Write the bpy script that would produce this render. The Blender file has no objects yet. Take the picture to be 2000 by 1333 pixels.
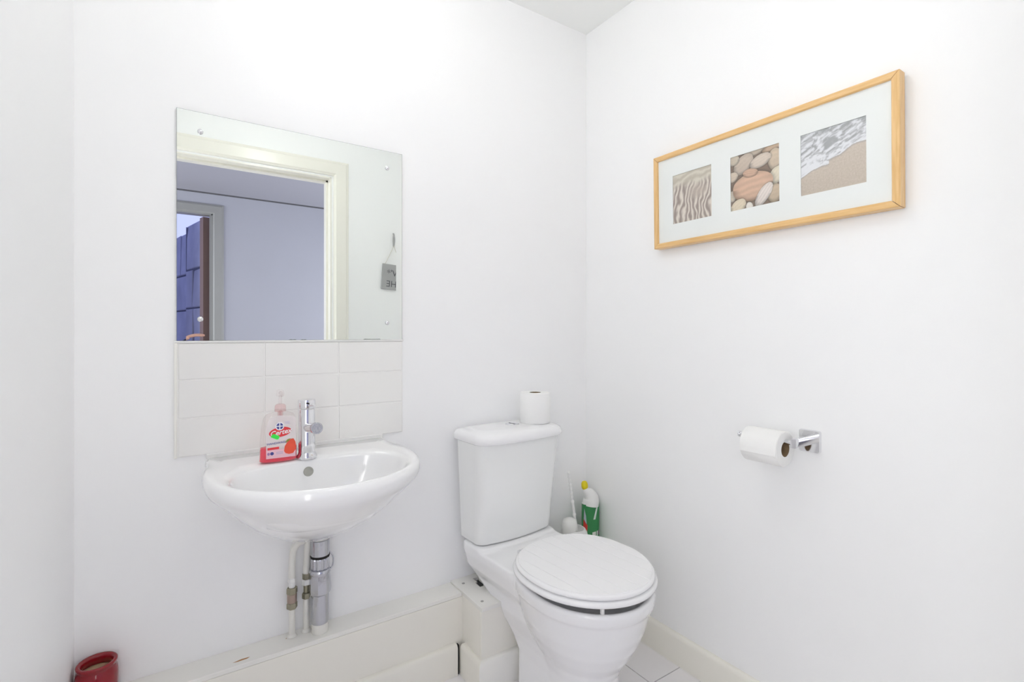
import bpy, bmesh, math, random
from mathutils import Vector, Matrix, noise
R = math.radians
random.seed(4)
SC = bpy.context.scene
COL = SC.collection

# ------------------------------------------------------------------ camera
cam_d = bpy.data.cameras.new('camera')
cam = bpy.data.objects.new('camera', cam_d)
COL.objects.link(cam)
cam.location = (-1.418, -1.558, 1.12)
cam.rotation_euler = (R(90), 0, R(-33.874))
cam_d.sensor_width = 36.0
cam_d.lens = 36.0 * 977.3 / 2000.0
cam_d.shift_y = -(666.5 - 651.0) / 2000.0
cam_d.clip_start = 0.02
SC.camera = cam

# ------------------------------------------------------------------ light
SC.view_settings.view_transform = 'Standard'
SC.view_settings.look = 'None'
SC.view_settings.gamma = 1.0
SC.view_settings.use_curve_mapping = False
SC.view_settings.exposure = 0.04
SC.cycles.max_bounces = 16
SC.cycles.diffuse_bounces = 10
SC.cycles.glossy_bounces = 6
SC.cycles.transparent_max_bounces = 16
SC.cycles.sample_clamp_indirect = 8
SC.cycles.use_adaptive_sampling = True
SC.cycles.adaptive_threshold = 0.03

world = bpy.data.worlds.new('daylight')
SC.world = world
world.use_nodes = True
bg = world.node_tree.nodes['Background']
bg.inputs[0].default_value = (0.42, 0.45, 0.78, 1)
bg.inputs[1].default_value = 1.6


def area(name, loc, rot, sx, sy, power, col):
    l = bpy.data.lights.new(name, 'AREA')
    l.shape = 'RECTANGLE'
    l.size = sx
    l.size_y = sy
    l.energy = power
    l.color = col
    o = bpy.data.objects.new(name, l)
    o.location = loc
    o.rotation_euler = rot
    COL.objects.link(o)
    return o


LAMP_STRENGTH = 10.6
P_CORR = 34.0
P_LEFT = 62.0
FILL_STRENGTH = 3.8
# unseen area lights added as daylight for the corridor and the room
area('corridor_light', (1.15, -2.65, 1.15), (R(90), 0, R(90)), 1.6, 1.5, P_CORR, (0.92, 0.94, 1.0))
area('corridor_fill_light', (-3.8, -2.6, 1.2), (R(90), 0, R(-90)), 1.9, 2.2, P_LEFT, (0.94, 0.96, 1.0))  # added fill reaching in through the doorway, no window behind it

# ------------------------------------------------------------------ materials
def mat(name, col, rough=0.5, metal=0.0, bump=0.0, bscale=60, var=0.0, spec=0.5, coat=0.0, trans=0.0, ior=1.45, sss=0.0):
    m = bpy.data.materials.new(name)
    m.use_nodes = True
    nt = m.node_tree
    b = nt.nodes['Principled BSDF']
    b.inputs['Base Color'].default_value = (*col, 1)
    b.inputs['Roughness'].default_value = rough
    b.inputs['Metallic'].default_value = metal
    b.inputs['Specular IOR Level'].default_value = spec
    b.inputs['Coat Weight'].default_value = coat
    b.inputs['Transmission Weight'].default_value = trans
    b.inputs['IOR'].default_value = ior
    if sss:
        b.inputs['Subsurface Weight'].default_value = sss
        b.inputs['Subsurface Scale'].default_value = 0.02
    tc = nt.nodes.new('ShaderNodeTexCoord')
    if bump or var:
        n = nt.nodes.new('ShaderNodeTexNoise')
        n.inputs['Scale'].default_value = bscale
        n.inputs['Detail'].default_value = 4
        nt.links.new(tc.outputs['Object'], n.inputs['Vector'])
        if bump:
            bp = nt.nodes.new('ShaderNodeBump')
            bp.inputs['Strength'].default_value = bump
            bp.inputs['Distance'].default_value = 0.002
            nt.links.new(n.outputs['Fac'], bp.inputs['Height'])
            nt.links.new(bp.outputs['Normal'], b.inputs['Normal'])
        if var:
            n2 = nt.nodes.new('ShaderNodeTexNoise')
            n2.inputs['Scale'].default_value = 3.0
            n2.inputs['Detail'].default_value = 5
            nt.links.new(tc.outputs['Object'], n2.inputs['Vector'])
            mx = nt.nodes.new('ShaderNodeMix')
            mx.data_type = 'RGBA'
            mx.inputs['A'].default_value = (*[max(0, c * (1 - var)) for c in col], 1)
            mx.inputs['B'].default_value = (*[min(1, c * (1 + var)) for c in col], 1)
            nt.links.new(n2.outputs['Fac'], mx.inputs['Factor'])
            nt.links.new(mx.outputs['Result'], b.inputs['Base Color'])
    return m


M = {}
M['wall'] = mat('wall_paint', (0.948, 0.951, 0.952), 0.42, bump=0.06, bscale=90, var=0.006)
M['ceil'] = mat('ceiling_paint', (0.945, 0.955, 0.94), 0.8, bump=0.05, bscale=90)
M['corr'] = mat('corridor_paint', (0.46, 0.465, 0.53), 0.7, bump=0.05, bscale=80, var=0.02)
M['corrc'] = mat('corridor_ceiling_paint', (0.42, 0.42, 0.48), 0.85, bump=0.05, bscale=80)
M['trim'] = mat('cream_gloss_paint', (0.88, 0.86, 0.785), 0.28, bump=0.15, bscale=25, var=0.02, coat=0.2)
M['trimw'] = mat('white_gloss_paint', (0.89, 0.88, 0.83), 0.25, bump=0.1, bscale=25, coat=0.2)
M['trimg'] = mat('grey_gloss_paint', (0.34, 0.34, 0.335), 0.35, bump=0.1, bscale=25)
M['tile'] = mat('cream_tile_glaze', (0.895, 0.89, 0.865), 0.12, bump=0.02, bscale=6, coat=0.4)
M['grout'] = mat('cream_grout', (0.90, 0.895, 0.88), 0.8, bump=0.2, bscale=300)
M['groutd'] = mat('dark_floor_grout', (0.10, 0.085, 0.08), 0.9)
M['ftile'] = mat('white_floor_tile', (0.87, 0.85, 0.86), 0.3, bump=0.05, bscale=30, var=0.02)
M['corrf'] = mat('corridor_floor_wood', (0.30, 0.24, 0.20), 0.5, bump=0.1, bscale=20, var=0.1)
M['ceramic'] = mat('white_vitreous_china', (0.92, 0.922, 0.925), 0.09, coat=0.6, spec=0.6)
M['ceramic2'] = mat('white_cistern_china', (0.89, 0.90, 0.885), 0.10, coat=0.5, spec=0.6)
M['seat'] = mat('white_painted_seat', (0.93, 0.93, 0.932), 0.22, coat=0.3)
M['chrome'] = mat('chrome', (0.82, 0.82, 0.84), 0.08, metal=1.0)
M['chromed'] = mat('worn_chrome', (0.58, 0.59, 0.63), 0.22, metal=1.0, bump=0.3, bscale=120, var=0.12)
M['brass'] = mat('tarnished_brass', (0.36, 0.34, 0.25), 0.4, metal=0.8, bump=0.4, bscale=200, var=0.2)
M['copper'] = mat('tarnished_copper', (0.42, 0.33, 0.28), 0.4, metal=0.7, bump=0.3, bscale=200)
M['pipep'] = mat('cream_painted_pipe', (0.80, 0.79, 0.74), 0.35, bump=0.15, bscale=60)
M['dark'] = mat('dark_void', (0.02, 0.018, 0.015), 0.8)
M['steel'] = mat('grey_screw_steel', (0.45, 0.44, 0.42), 0.45, metal=0.7)
M['paper'] = mat('toilet_tissue', (0.93, 0.93, 0.915), 0.95, bump=0.4, bscale=160, spec=0.1)
M['card'] = mat('brown_card', (0.30, 0.21, 0.12), 0.85, bump=0.2, bscale=100)
M['wplastic'] = mat('white_plastic', (0.84, 0.84, 0.82), 0.3)
M['yellow'] = mat('yellow_plastic', (0.80, 0.66, 0.01), 0.3)
M['green'] = mat('green_plastic', (0.035, 0.24, 0.075), 0.3, var=0.1)
M['redglaze'] = mat('red_glaze', (0.26, 0.004, 0.012), 0.16, coat=0.3, var=0.15)
M['wax'] = mat('cream_wax', (0.52, 0.36, 0.22), 0.4, sss=0.2)
M['stone'] = mat('blue_grey_stone', (0.24, 0.25, 0.36), 0.9, bump=1.0, bscale=9, var=0.5)
M['mortar'] = mat('dark_blue_mortar', (0.06, 0.065, 0.12), 0.9)
M['brown'] = mat('brown_timber', (0.20, 0.13, 0.11), 0.7, bump=0.3, bscale=30, var=0.15)
M['chip'] = mat('bare_wood_chip', (0.42, 0.22, 0.09), 0.8)
M['mat'] = mat('picture_mount_board', (0.905, 0.915, 0.912), 0.9)
M['plaque'] = mat('grey_painted_wood', (0.42, 0.42, 0.42), 0.7, bump=0.3, bscale=50, var=0.1)
M['plaqued'] = mat('dark_grey_print_and_shade', (0.12, 0.12, 0.13), 0.7)
M['string'] = mat('pale_string', (0.62, 0.60, 0.52), 0.9)
M['skin'] = mat('skin', (0.62, 0.36, 0.28), 0.5, sss=0.15)
M['cloth'] = mat('dark_navy_cloth', (0.02, 0.022, 0.04), 0.9, bump=0.3, bscale=200)
M['jeans'] = mat('dark_denim', (0.03, 0.04, 0.08), 0.9, bump=0.3, bscale=200)
M['hair'] = mat('dark_hair', (0.025, 0.018, 0.012), 0.6, bump=0.6, bscale=120)

m = bpy.data.materials.new('mirror_silver')
m.use_nodes = True
b = m.node_tree.nodes['Principled BSDF']
b.inputs['Base Color'].default_value = (0.91, 0.945, 0.92, 1)
b.inputs['Metallic'].default_value = 1
b.inputs['Roughness'].default_value = 0.0
M['mirror'] = m
M['medge'] = mat('mirror_glass_edge', (0.25, 0.29, 0.27), 0.2)

# clear plastic / thin glass: fresnel mix of transparent and glossy
def clear_mat(name, tint, amt=0.12, haze=0.0, rough=0.03):
    m = bpy.data.materials.new(name)
    m.use_nodes = True
    nt = m.node_tree
    nt.nodes.clear()
    out = nt.nodes.new('ShaderNodeOutputMaterial')
    tr = nt.nodes.new('ShaderNodeBsdfTransparent')
    tr.inputs[0].default_value = (*tint, 1)
    gl = nt.nodes.new('ShaderNodeBsdfGlossy')
    gl.inputs['Roughness'].default_value = rough
    fr = nt.nodes.new('ShaderNodeFresnel')
    fr.inputs['IOR'].default_value = 1.45
    mx = nt.nodes.new('ShaderNodeMixShader')
    ge = nt.nodes.new('ShaderNodeNewGeometry')
    iv = nt.nodes.new('ShaderNodeMath')
    iv.operation = 'SUBTRACT'
    iv.inputs[0].default_value = 1.0
    nt.links.new(ge.outputs['Backfacing'], iv.inputs[1])
    mu = nt.nodes.new('ShaderNodeMath')
    mu.operation = 'MULTIPLY'
    nt.links.new(fr.outputs[0], mu.inputs[0])
    nt.links.new(iv.outputs[0], mu.inputs[1])
    nt.links.new(mu.outputs[0], mx.inputs[0])
    nt.links.new(tr.outputs[0], mx.inputs[1])
    nt.links.new(gl.outputs[0], mx.inputs[2])
    last = mx
    if haze:
        df = nt.nodes.new('ShaderNodeBsdfDiffuse')
        df.inputs[0].default_value = (0.9, 0.85, 0.85, 1)
        mh = nt.nodes.new('ShaderNodeMixShader')
        mh.inputs[0].default_value = haze
        nt.links.new(mx.outputs[0], mh.inputs[1])
        nt.links.new(df.outputs[0], mh.inputs[2])
        last = mh
    nt.links.new(last.outputs[0], out.inputs[0])
    return m


M['glass'] = clear_mat('picture_glass', (0.99, 0.995, 0.99), rough=0.06)
M['clear'] = clear_mat('clear_plastic', (0.985, 0.97, 0.97), haze=0.05)
M['clearpink'] = clear_mat('pink_clear_plastic', (0.97, 0.86, 0.86), haze=0.05)
M['liquid'] = mat('red_soap_liquid', (0.86, 0.03, 0.075), 0.15, sss=0.15)

# beech wood with grain running along the object x axis of its UV-free object coords
def wood_mat(sc=(60, 4, 60)):
    m = mat('beech_wood', (0.78, 0.50, 0.22), 0.38, coat=0.25)
    nt = m.node_tree
    b = nt.nodes['Principled BSDF']
    tc = nt.nodes.new('ShaderNodeTexCoord')
    mp = nt.nodes.new('ShaderNodeMapping')
    mp.inputs['Scale'].default_value = sc
    n = nt.nodes.new('ShaderNodeTexNoise')
    n.inputs['Scale'].default_value = 3
    n.inputs['Detail'].default_value = 5
    cr = nt.nodes.new('ShaderNodeValToRGB')
    cr.color_ramp.elements[0].position = 0.3
    cr.color_ramp.elements[0].color = (0.74, 0.45, 0.17, 1)
    cr.color_ramp.elements[1].position = 0.75
    cr.color_ramp.elements[1].color = (0.88, 0.60, 0.29, 1)
    nt.links.new(tc.outputs['Object'], mp.inputs[0])
    nt.links.new(mp.outputs[0], n.inputs['Vector'])
    nt.links.new(n.outputs['Fac'], cr.inputs[0])
    nt.links.new(cr.outputs[0], b.inputs['Base Color'])
    return m


M['wood'] = wood_mat()
M['woodv'] = wood_mat((60, 60, 4))


def print_mat(name):
    m = mat(name, (0.8, 0.8, 0.8), 0.6)
    nt = m.node_tree
    at = nt.nodes.new('ShaderNodeVertexColor')
    at.layer_name = 'print'
    nt.links.new(at.outputs['Color'], nt.nodes['Principled BSDF'].inputs['Base Color'])
    return m


M['print'] = print_mat('photographic_print')

m = bpy.data.materials.new('lit_opal_glass')
m.use_nodes = True
b = m.node_tree.nodes['Principled BSDF']
b.inputs['Base Color'].default_value = (0.9, 0.9, 0.9, 1)
b.inputs['Emission Color'].default_value = (1.0, 0.995, 0.985, 1)
b.inputs['Emission Strength'].default_value = LAMP_STRENGTH
M['opal'] = m
m2 = m.copy()
m2.name = 'lit_fill_shade'
m2.node_tree.nodes['Principled BSDF'].inputs['Emission Strength'].default_value = FILL_STRENGTH
M['opal2'] = m2


def flat(name, col, rough=0.5):
    return mat(name, col, rough)


# ------------------------------------------------------------------ helpers
def link(name, bm, m, parent=None, smooth=False, auto=None, bevel=0, bseg=2, sub=0, loc=None, rot=None):
    me = bpy.data.meshes.new(name)
    bmesh.ops.recalc_face_normals(bm, faces=bm.faces[:])
    bm.to_mesh(me)
    bm.free()
    me.materials.append(m)
    o = bpy.data.objects.new(name, me)
    COL.objects.link(o)
    if smooth or auto:
        for p in me.polygons:
            p.use_smooth = True
        if auto:
            me.set_sharp_from_angle(angle=R(auto))
    if parent:
        o.parent = parent
    if loc:
        o.location = loc
    if rot:
        o.rotation_euler = rot
    if bevel:
        mo = o.modifiers.new('bevel', 'BEVEL')
        mo.width = bevel
        mo.segments = bseg
        mo.limit_method = 'ANGLE'
        mo.angle_limit = R(35)
        for p in me.polygons:
            p.use_smooth = True
        mo.harden_normals = False
        me.set_sharp_from_angle(angle=R(60))
    if sub:
        mo = o.modifiers.new('sub', 'SUBSURF')
        mo.levels = mo.render_levels = sub
    return o


def empty(name, loc=(0, 0, 0), rz=0):
    o = bpy.data.objects.new(name, None)
    o.empty_display_size = 0.05
    o.location = loc
    o.rotation_euler = (0, 0, rz)
    COL.objects.link(o)
    return o


def tag(o, label, cat, group=None):
    o['label'] = label
    o['category'] = cat
    if group:
        o['group'] = group
    return o


def struct(o):
    o['kind'] = 'structure'
    return o


def box(bm, x0, x1, y0, y1, z0, z1):
    v = [bm.verts.new(p) for p in ((x0, y0, z0), (x1, y0, z0), (x1, y1, z0), (x0, y1, z0),
                                   (x0, y0, z1), (x1, y0, z1), (x1, y1, z1), (x0, y1, z1))]
    for f in ((0, 3, 2, 1), (4, 5, 6, 7), (0, 1, 5, 4), (1, 2, 6, 5), (2, 3, 7, 6), (3, 0, 4, 7)):
        bm.faces.new([v[i] for i in f])
    return bm


def boxo(name, b, m, parent=None, **k):
    return link(name, box(bmesh.new(), *b), m, parent, **k)


def loft(bm, rings, cap0=True, cap1=True):
    """rings: list of lists of points, all same length"""
    vs = [[bm.verts.new(p) for p in r] for r in rings]
    n = len(vs[0])
    for a, b in zip(vs, vs[1:]):
        for i in range(n):
            bm.faces.new((a[i], a[(i + 1) % n], b[(i + 1) % n], b[i]))
    if cap0:
        bm.faces.new(vs[0][::-1])
    if cap1:
        bm.faces.new(vs[-1])
    return bm


def lathe(prof, n=40, axis='z', o=(0, 0, 0), cap0=True, cap1=True, bm=None, rot=None):
    bm = bm or bmesh.new()
    rings = []
    for r, h in prof:
        ring = []
        for i in range(n):
            a = 2 * math.pi * i / n
            p = Vector((r * math.cos(a), r * math.sin(a), h))
            if axis == 'y':
                p = Vector((p.x, -p.z, p.y))
            elif axis == 'x':
                p = Vector((-p.z, p.y, p.x))
            if rot:
                p = rot @ p
            ring.append(p + Vector(o))
        rings.append(ring)
    return loft(bm, rings, cap0, cap1)


def catmull(pts, k=8, closed=False):
    out = []
    n = len(pts)
    P = [Vector(p) for p in pts]
    rng = n if closed else n - 1
    for i in range(rng):
        if closed:
            a, b, c, d = P[(i - 1) % n], P[i], P[(i + 1) % n], P[(i + 2) % n]
        else:
            a, b, c, d = P[max(i - 1, 0)], P[i], P[i + 1], P[min(i + 2, n - 1)]
        for j in range(k):
            t = j / k
            out.append(0.5 * ((2 * b) + (c - a) * t + (2 * a - 5 * b + 4 * c - d) * t * t + (3 * b - a - 3 * c + d) * t ** 3))
    if not closed:
        out.append(P[-1])
    return out


def tube(path, rad, n=16, bm=None, smooth_k=6, caps=True):
    """path: points, rad: float or list"""
    bm = bm or bmesh.new()
    if isinstance(rad, (int, float)):
        rad = [rad] * len(path)
    pr = [Vector((*p, 0)) for p in []]
    P = catmull(path, smooth_k) if smooth_k > 1 else [Vector(p) for p in path]
    RR = [v.x for v in catmull([(r, 0, 0) for r in rad], smooth_k)] if smooth_k > 1 else rad
    rings = []
    up = Vector((0, 0, 1))
    t0 = (P[1] - P[0]).normalized()
    if abs(t0.dot(up)) > 0.9:
        up = Vector((0, 1, 0))
    nrm = (up - t0 * up.dot(t0)).normalized()
    for i, p in enumerate(P):
        t = (P[min(i + 1, len(P) - 1)] - P[max(i - 1, 0)]).normalized()
        nrm = (nrm - t * nrm.dot(t)).normalized()
        bi = t.cross(nrm)
        rings.append([p + (nrm * math.cos(2 * math.pi * j / n) + bi * math.sin(2 * math.pi * j / n)) * RR[i] for j in range(n)])
    return loft(bm, rings, caps, caps)


def sring(cx, cy, z, hx, hf, hb=None, n=2.0, nb=None, N=72):
    """superellipse ring; hf is the half length towards -y (front), hb towards +y (back)"""
    hb = hf if hb is None else hb
    nb = n if nb is None else nb
    out = []
    for i in range(N):
        a = 2 * math.pi * i / N
        c, s = math.cos(a), math.sin(a)
        e = nb if s > 0 else n
        x = math.copysign(abs(c) ** (2 / e), c) * hx
        y = math.copysign(abs(s) ** (2 / e), s) * (hb if s > 0 else hf)
        out.append((cx + x, cy + y, z))
    return out


def rrect(cx, cy, z, hx, hy, r, k=6):
    out = []
    for (sx, sy, a0) in ((1, 1, 0), (-1, 1, 90), (-1, -1, 180), (1, -1, 270)):
        for i in range(k + 1):
            a = R(a0 + 90 * i / k)
            out.append((cx + sx * (hx - r) + r * math.cos(a), cy + sy * (hy - r) + r * math.sin(a), z))
    return out


def extrude_poly(bm, pts, vec):
    v = Vector(vec)
    loft(bm, [[Vector(p) for p in pts], [Vector(p) + v for p in pts]])
    return bm


def text_obj(s, size, m, parent, loc, rot, name='lettering', depth=0.00015, shear=0.0, sx=1.0, bold=0.0):
    cu = bpy.data.curves.new(name, 'FONT')
    cu.body = s
    cu.size = size
    cu.extrude = depth
    cu.offset = bold
    cu.align_x = 'CENTER'
    cu.align_y = 'CENTER'
    cu.shear = shear
    cu.resolution_u = 3
    to = bpy.data.objects.new(name, cu)
    COL.objects.link(to)
    bpy.context.view_layer.update()
    me = bpy.data.meshes.new_from_object(to.evaluated_get(bpy.context.evaluated_depsgraph_get()))
    COL.objects.unlink(to)
    bpy.data.objects.remove(to)
    o = bpy.data.objects.new(name, me)
    me.materials.clear()
    me.materials.append(m)
    COL.objects.link(o)
    o.parent = parent
    o.location = loc
    o.rotation_euler = rot
    o.scale = (sx, 1, 1)
    return o


# ------------------------------------------------------------------ room shell
XL, H, YF = -1.618, 2.362, -1.47
WT = 0.13   # thickness of the wall with the doorway
struct(boxo('wall_back', (XL - 0.1, 0.1, 0, 0.1, 0, H), M['wall']))
struct(boxo('wall_right', (0, 0.1, YF, 0, 0, H), M['wall']))
struct(boxo('wall_left', (XL - 0.1, XL, YF, 0, 0, H), M['wall']))
struct(boxo('ceiling', (XL - 0.1, 0.1, YF - WT, 0.1, H, H + 0.08), M['ceil']))
DX0, DX1, DZ = -1.56, -0.665, 2.03
bm = bmesh.new()
box(bm, -3.9, DX0, YF - WT, YF, 0, H)
box(bm, DX1, 1.3, YF - WT, YF, 0, H)
box(bm, DX0, DX1, YF - WT, YF, DZ, H)
struct(link('wall_front', bm, M['wall']))

# floor: grout bed with individual tiles
fl = struct(boxo('floor', (XL - 0.1, 0.1, YF - WT, 0.1, -0.06, -0.004), M['groutd']))
TS = 0.30
gx, gy = -0.159, -0.48
gap = 0.003
tile_me = {}
for i in range(-5, 2):
    for j in range(-4, 3):
        x0, x1 = max(gx + i * TS, XL) + gap / 2, min(gx + (i + 1) * TS, 0) - gap / 2
        y0, y1 = max(gy + j * TS, YF - WT) + gap / 2, min(gy + (j + 1) * TS, 0) - gap / 2
        if x1 - x0 < 0.02 or y1 - y0 < 0.02:
            continue
        key = (round(x1 - x0, 4), round(y1 - y0, 4))
        if key not in tile_me:
            bmt = box(bmesh.new(), -key[0] / 2, key[0] / 2, -key[1] / 2, key[1] / 2, -0.004, 0)
            me = bpy.data.meshes.new('tile')
            bmesh.ops.recalc_face_normals(bmt, faces=bmt.faces[:])
            bmt.to_mesh(me)
            bmt.free()
            me.materials.append(M['ftile'])
            tile_me[key] = me
        o = bpy.data.objects.new('tile', tile_me[key])
        o.location = ((x0 + x1) / 2, (y0 + y1) / 2, 0)
        o.parent = fl
        COL.objects.link(o)


# skirting boards
def skirt_profile(t=0.018, h=0.10):
    return [(0, 0), (t, 0), (t, h - 0.012), (t - 0.002, h - 0.006), (t - 0.006, h - 0.0015), (t - 0.010, h), (0, h)]


def skirt(name, p0, p1, nrm, m, miter0=0, miter1=0, parent=None, h=0.10):
    """board between p0 and p1 (x, y), nrm points into the room"""
    bm = bmesh.new()
    d = Vector((p1[0] - p0[0], p1[1] - p0[1], 0)).normalized()
    n = Vector((nrm[0], nrm[1], 0))
    rings = []
    for p, mi in ((p0, miter0), (p1, miter1)):
        rings.append([Vector((p[0], p[1], 0)) + n * a + d * (a * mi) + Vector((0, 0, z)) for a, z in skirt_profile(h=h)])
    loft(bm, rings)
    return link(name, bm, m, parent, auto=40)


BXD, BXH = 0.085, 0.257       # pipe boxing
BKX, BKD, BKH = -0.628, 0.211, 0.262   # deeper block behind the toilet
struct(skirt('baseboard_right', (0, YF), (0, -BKD), (-1, 0), M['trim']))
struct(skirt('baseboard_left', (XL, -BXD), (XL, YF), (1, 0), M['trim']))
struct(skirt('baseboard_front', (DX1 + 0.10, YF), (0, YF), (0, 1), M['trim']))

# pipe boxing along the back wall
t = struct(empty('trim_1', (0, 0, 0)))
t['label'] = 'cream painted pipe boxing along the back wall under the basin'
o = boxo('boxing_front_board', (XL, BKX + 0.001, -BXD, -BXD + 0.012, 0, BXH - 0.0125), M['trim'], t, bevel=0.001)
o = boxo('boxing_top_board', (XL, BKX - 0.0015, -BXD, 0, BXH - 0.012, BXH), M['trimw'], t, bevel=0.0015)
skirt('skirting_board', (XL, -BXD), (BKX - 0.026, -BXD), (0, -1), M['trim'], 0, 0, t)
bm = bmesh.new()
for (cx, cy, w, h) in ((-1.275, -0.064, 0.040, 0.0065), (-1.16, -0.03, 0.003, 0.003)):
    pts = [(cx - w / 2, cy - h * .2, BXH), (cx - w * .2, cy - h / 2, BXH), (cx + w * .35, cy - h * .35, BXH), (cx + w / 2, cy + h * .3, BXH), (cx, cy + h / 2, BXH)]
    extrude_poly(bm, pts, (0, 0, 0.0004))
link('paint_chip', bm, M['chip'], t)

t = struct(empty('trim_2', (0, 0, 0)))
t['label'] = 'deeper cream boxed section with screwed top plate behind the toilet'
boxo('boxing_side_board', (BKX, BKX + 0.012, -BKD + 0.0125, -0.001, 0, BKH - 0.0125), M['trim'], t, bevel=0.001)
boxo('boxing_front_board', (BKX, -0.001, -BKD, -BKD + 0.012, 0, BKH - 0.0125), M['trim'], t, bevel=0.001)
# top plate with a ragged cut-out where the waste pipe passes
bm = bmesh.new()
box(bm, BKX - 0.001, -0.5649, -BKD - 0.003, 0, BKH - 0.012, BKH)
box(bm, -0.5649, -0.5351, -BKD - 0.003, -0.094, BKH - 0.012, BKH)
box(bm, -0.5649, -0.5351, -0.030, 0, BKH - 0.012, BKH)
box(bm, -0.5351, -0.001, -BKD - 0.003, 0, BKH - 0.012, BKH)
box(bm, -0.5649, -0.557, -0.06, -0.030, BKH - 0.012, BKH)
box(bm, -0.545, -0.5351, -0.094, -0.082, BKH - 0.012, BKH)
link('top_plate', bm, M['trimw'], t)
boxo('cutout_shade', (-0.57, -0.53, -0.10, -0.02, BKH - 0.06, BKH - 0.05), M['dark'], t)  # near-black sheet below the cut-out, shade of the cavity put into colour
for (x, y) in ((-0.601, -0.042), (-0.606, -0.177)):
    bm = lathe([(0.0, 0.0), (0.0052, 0.0), (0.0052, 0.0006), (0.0035, 0.0011), (0.0, 0.0011)], 16, o=(x, y, BKH), cap0=False, cap1=False)
    link('screw', bm, M['steel'], t, smooth=True)
skirt('skirting_board', (BKX, -0.103), (BKX, -BKD), (-1, 0), M['trim'], 0, 1, t)
skirt('skirting_board', (BKX, -BKD), (-0.001, -BKD), (0, -1), M['trimw'], -1, 0, t)
# dark block standing in for the shade in the gap between the two skirtings
boxo('skirting_gap_shade', (BKX - 0.0255, BKX - 0.0185, -BXD - 0.012, -BXD - 0.001, 0, 0.096), M['dark'], t)

# doorway behind the camera (seen in the mirror)
d = struct(empty('door_1', (0, 0, 0)))
d['label'] = 'cream painted doorway facing the mirror'
LT = 0.028
bm = bmesh.new()
box(bm, DX0, DX0 + LT, YF - WT, YF, 0, DZ)
box(bm, DX1 - LT * 0.0001, DX1 + 0.0, YF - WT, YF, 0, DZ)
box(bm, DX1 - 0.006, DX1 + 0.001, YF - WT, YF + 0.001, 0, DZ)
box(bm, DX0, DX1, YF - WT, YF + 0.001, DZ - 0.006, DZ)
link('lining', bm, M['trim'], d)
bm = bmesh.new()
box(bm, DX1 - 0.006 - 0.012, DX1 - 0.006, YF - 0.10, YF - 0.055, 0, DZ - 0.006)
box(bm, DX0 + LT, DX1 - 0.006, YF - 0.10, YF - 0.055, DZ - 0.018, DZ - 0.006)
link('door_stop', bm, M['trim'], d, bevel=0.001)


def architrave(parent, x0, x1, z1, y, s, w, m, t=0.018, left=True, right=True):
    """s: +1 when the face points to +y"""
    prof = [(0, 0), (0, t * 0.55), (w * 0.08, t * 0.7), (w * 0.14, t), (w * 0.80, t), (w * 0.86, t * 0.75), (w * 0.94, t * 0.7), (w, t * 0.5), (w, 0)]
    prof = [(a, q) for a, q in prof]
    if right:
        bm = bmesh.new()
        loft(bm, [[(x1 + a, y + s * q, 0) for a, q in prof], [(x1 + a, y + s * q, z1 + a) for a, q in prof]])
        link('architrave', bm, m, parent, auto=30)
    if left:
        bm = bmesh.new()
        loft(bm, [[(x0 - a, y + s * q, 0) for a, q in prof], [(x0 - a, y + s * q, z1 + a) for a, q in prof]])
        link('architrave', bm, m, parent, auto=30)
    bm = bmesh.new()
    loft(bm, [[(x0 - a, y + s * q, z1 + a) for a, q in prof], [(x1 + a, y + s * q, z1 + a) for a, q in prof]])
    link('architrave', bm, m, parent, auto=30)


architrave(d, DX0 + 0.030, DX1 + 0.012, DZ + 0.010, YF, 1, 0.085, M['trim'], left=False)

# corridor beyond the doorway
YE = -3.62
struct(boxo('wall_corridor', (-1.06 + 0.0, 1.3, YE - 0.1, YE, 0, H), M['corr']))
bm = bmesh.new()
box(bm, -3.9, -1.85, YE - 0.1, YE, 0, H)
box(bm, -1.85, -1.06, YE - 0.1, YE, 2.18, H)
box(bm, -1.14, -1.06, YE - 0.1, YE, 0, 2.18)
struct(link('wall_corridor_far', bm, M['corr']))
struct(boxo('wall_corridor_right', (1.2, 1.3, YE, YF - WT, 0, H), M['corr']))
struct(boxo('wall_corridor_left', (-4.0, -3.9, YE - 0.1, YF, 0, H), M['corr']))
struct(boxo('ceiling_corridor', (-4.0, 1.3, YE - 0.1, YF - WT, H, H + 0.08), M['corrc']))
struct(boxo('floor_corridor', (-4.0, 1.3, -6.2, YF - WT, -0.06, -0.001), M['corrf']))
bm = bmesh.new()
extrude_poly(bm, [(-3.9, YE, H), (-3.9, YE + 0.006, H), (-3.9, YE + 0.006, H - 0.010), (-3.9, YE, H - 0.012)], (5.1, 0, 0))
struct(link('shade_strip_corridor', bm, M['plaqued']))  # dark strip painting the shade line between corridor wall and ceiling
d2 = struct(empty('door_2', (0, 0, 0)))
d2['label'] = 'grey framed doorway across the corridor opening to the yard'
bm = bmesh.new()
box(bm, -1.160, -1.14, YE - 0.1, YE + 0.001, 0, 2.18)
box(bm, -1.85, -1.14, YE - 0.1, YE + 0.001, 2.165, 2.18)
box(bm, -1.85, -1.83, YE - 0.1, YE + 0.001, 0, 2.165)
link('lining', bm, M['trimg'], d2)
bm = bmesh.new()
box(bm, -1.172, -1.160, YE - 0.04, YE - 0.02, 0, 2.165)
link('door_stop', bm, M['trimg'], d2)
architrave(d2, -1.84, -1.148, 2.175, YE, 1, 0.085, M['trimg'])

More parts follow.
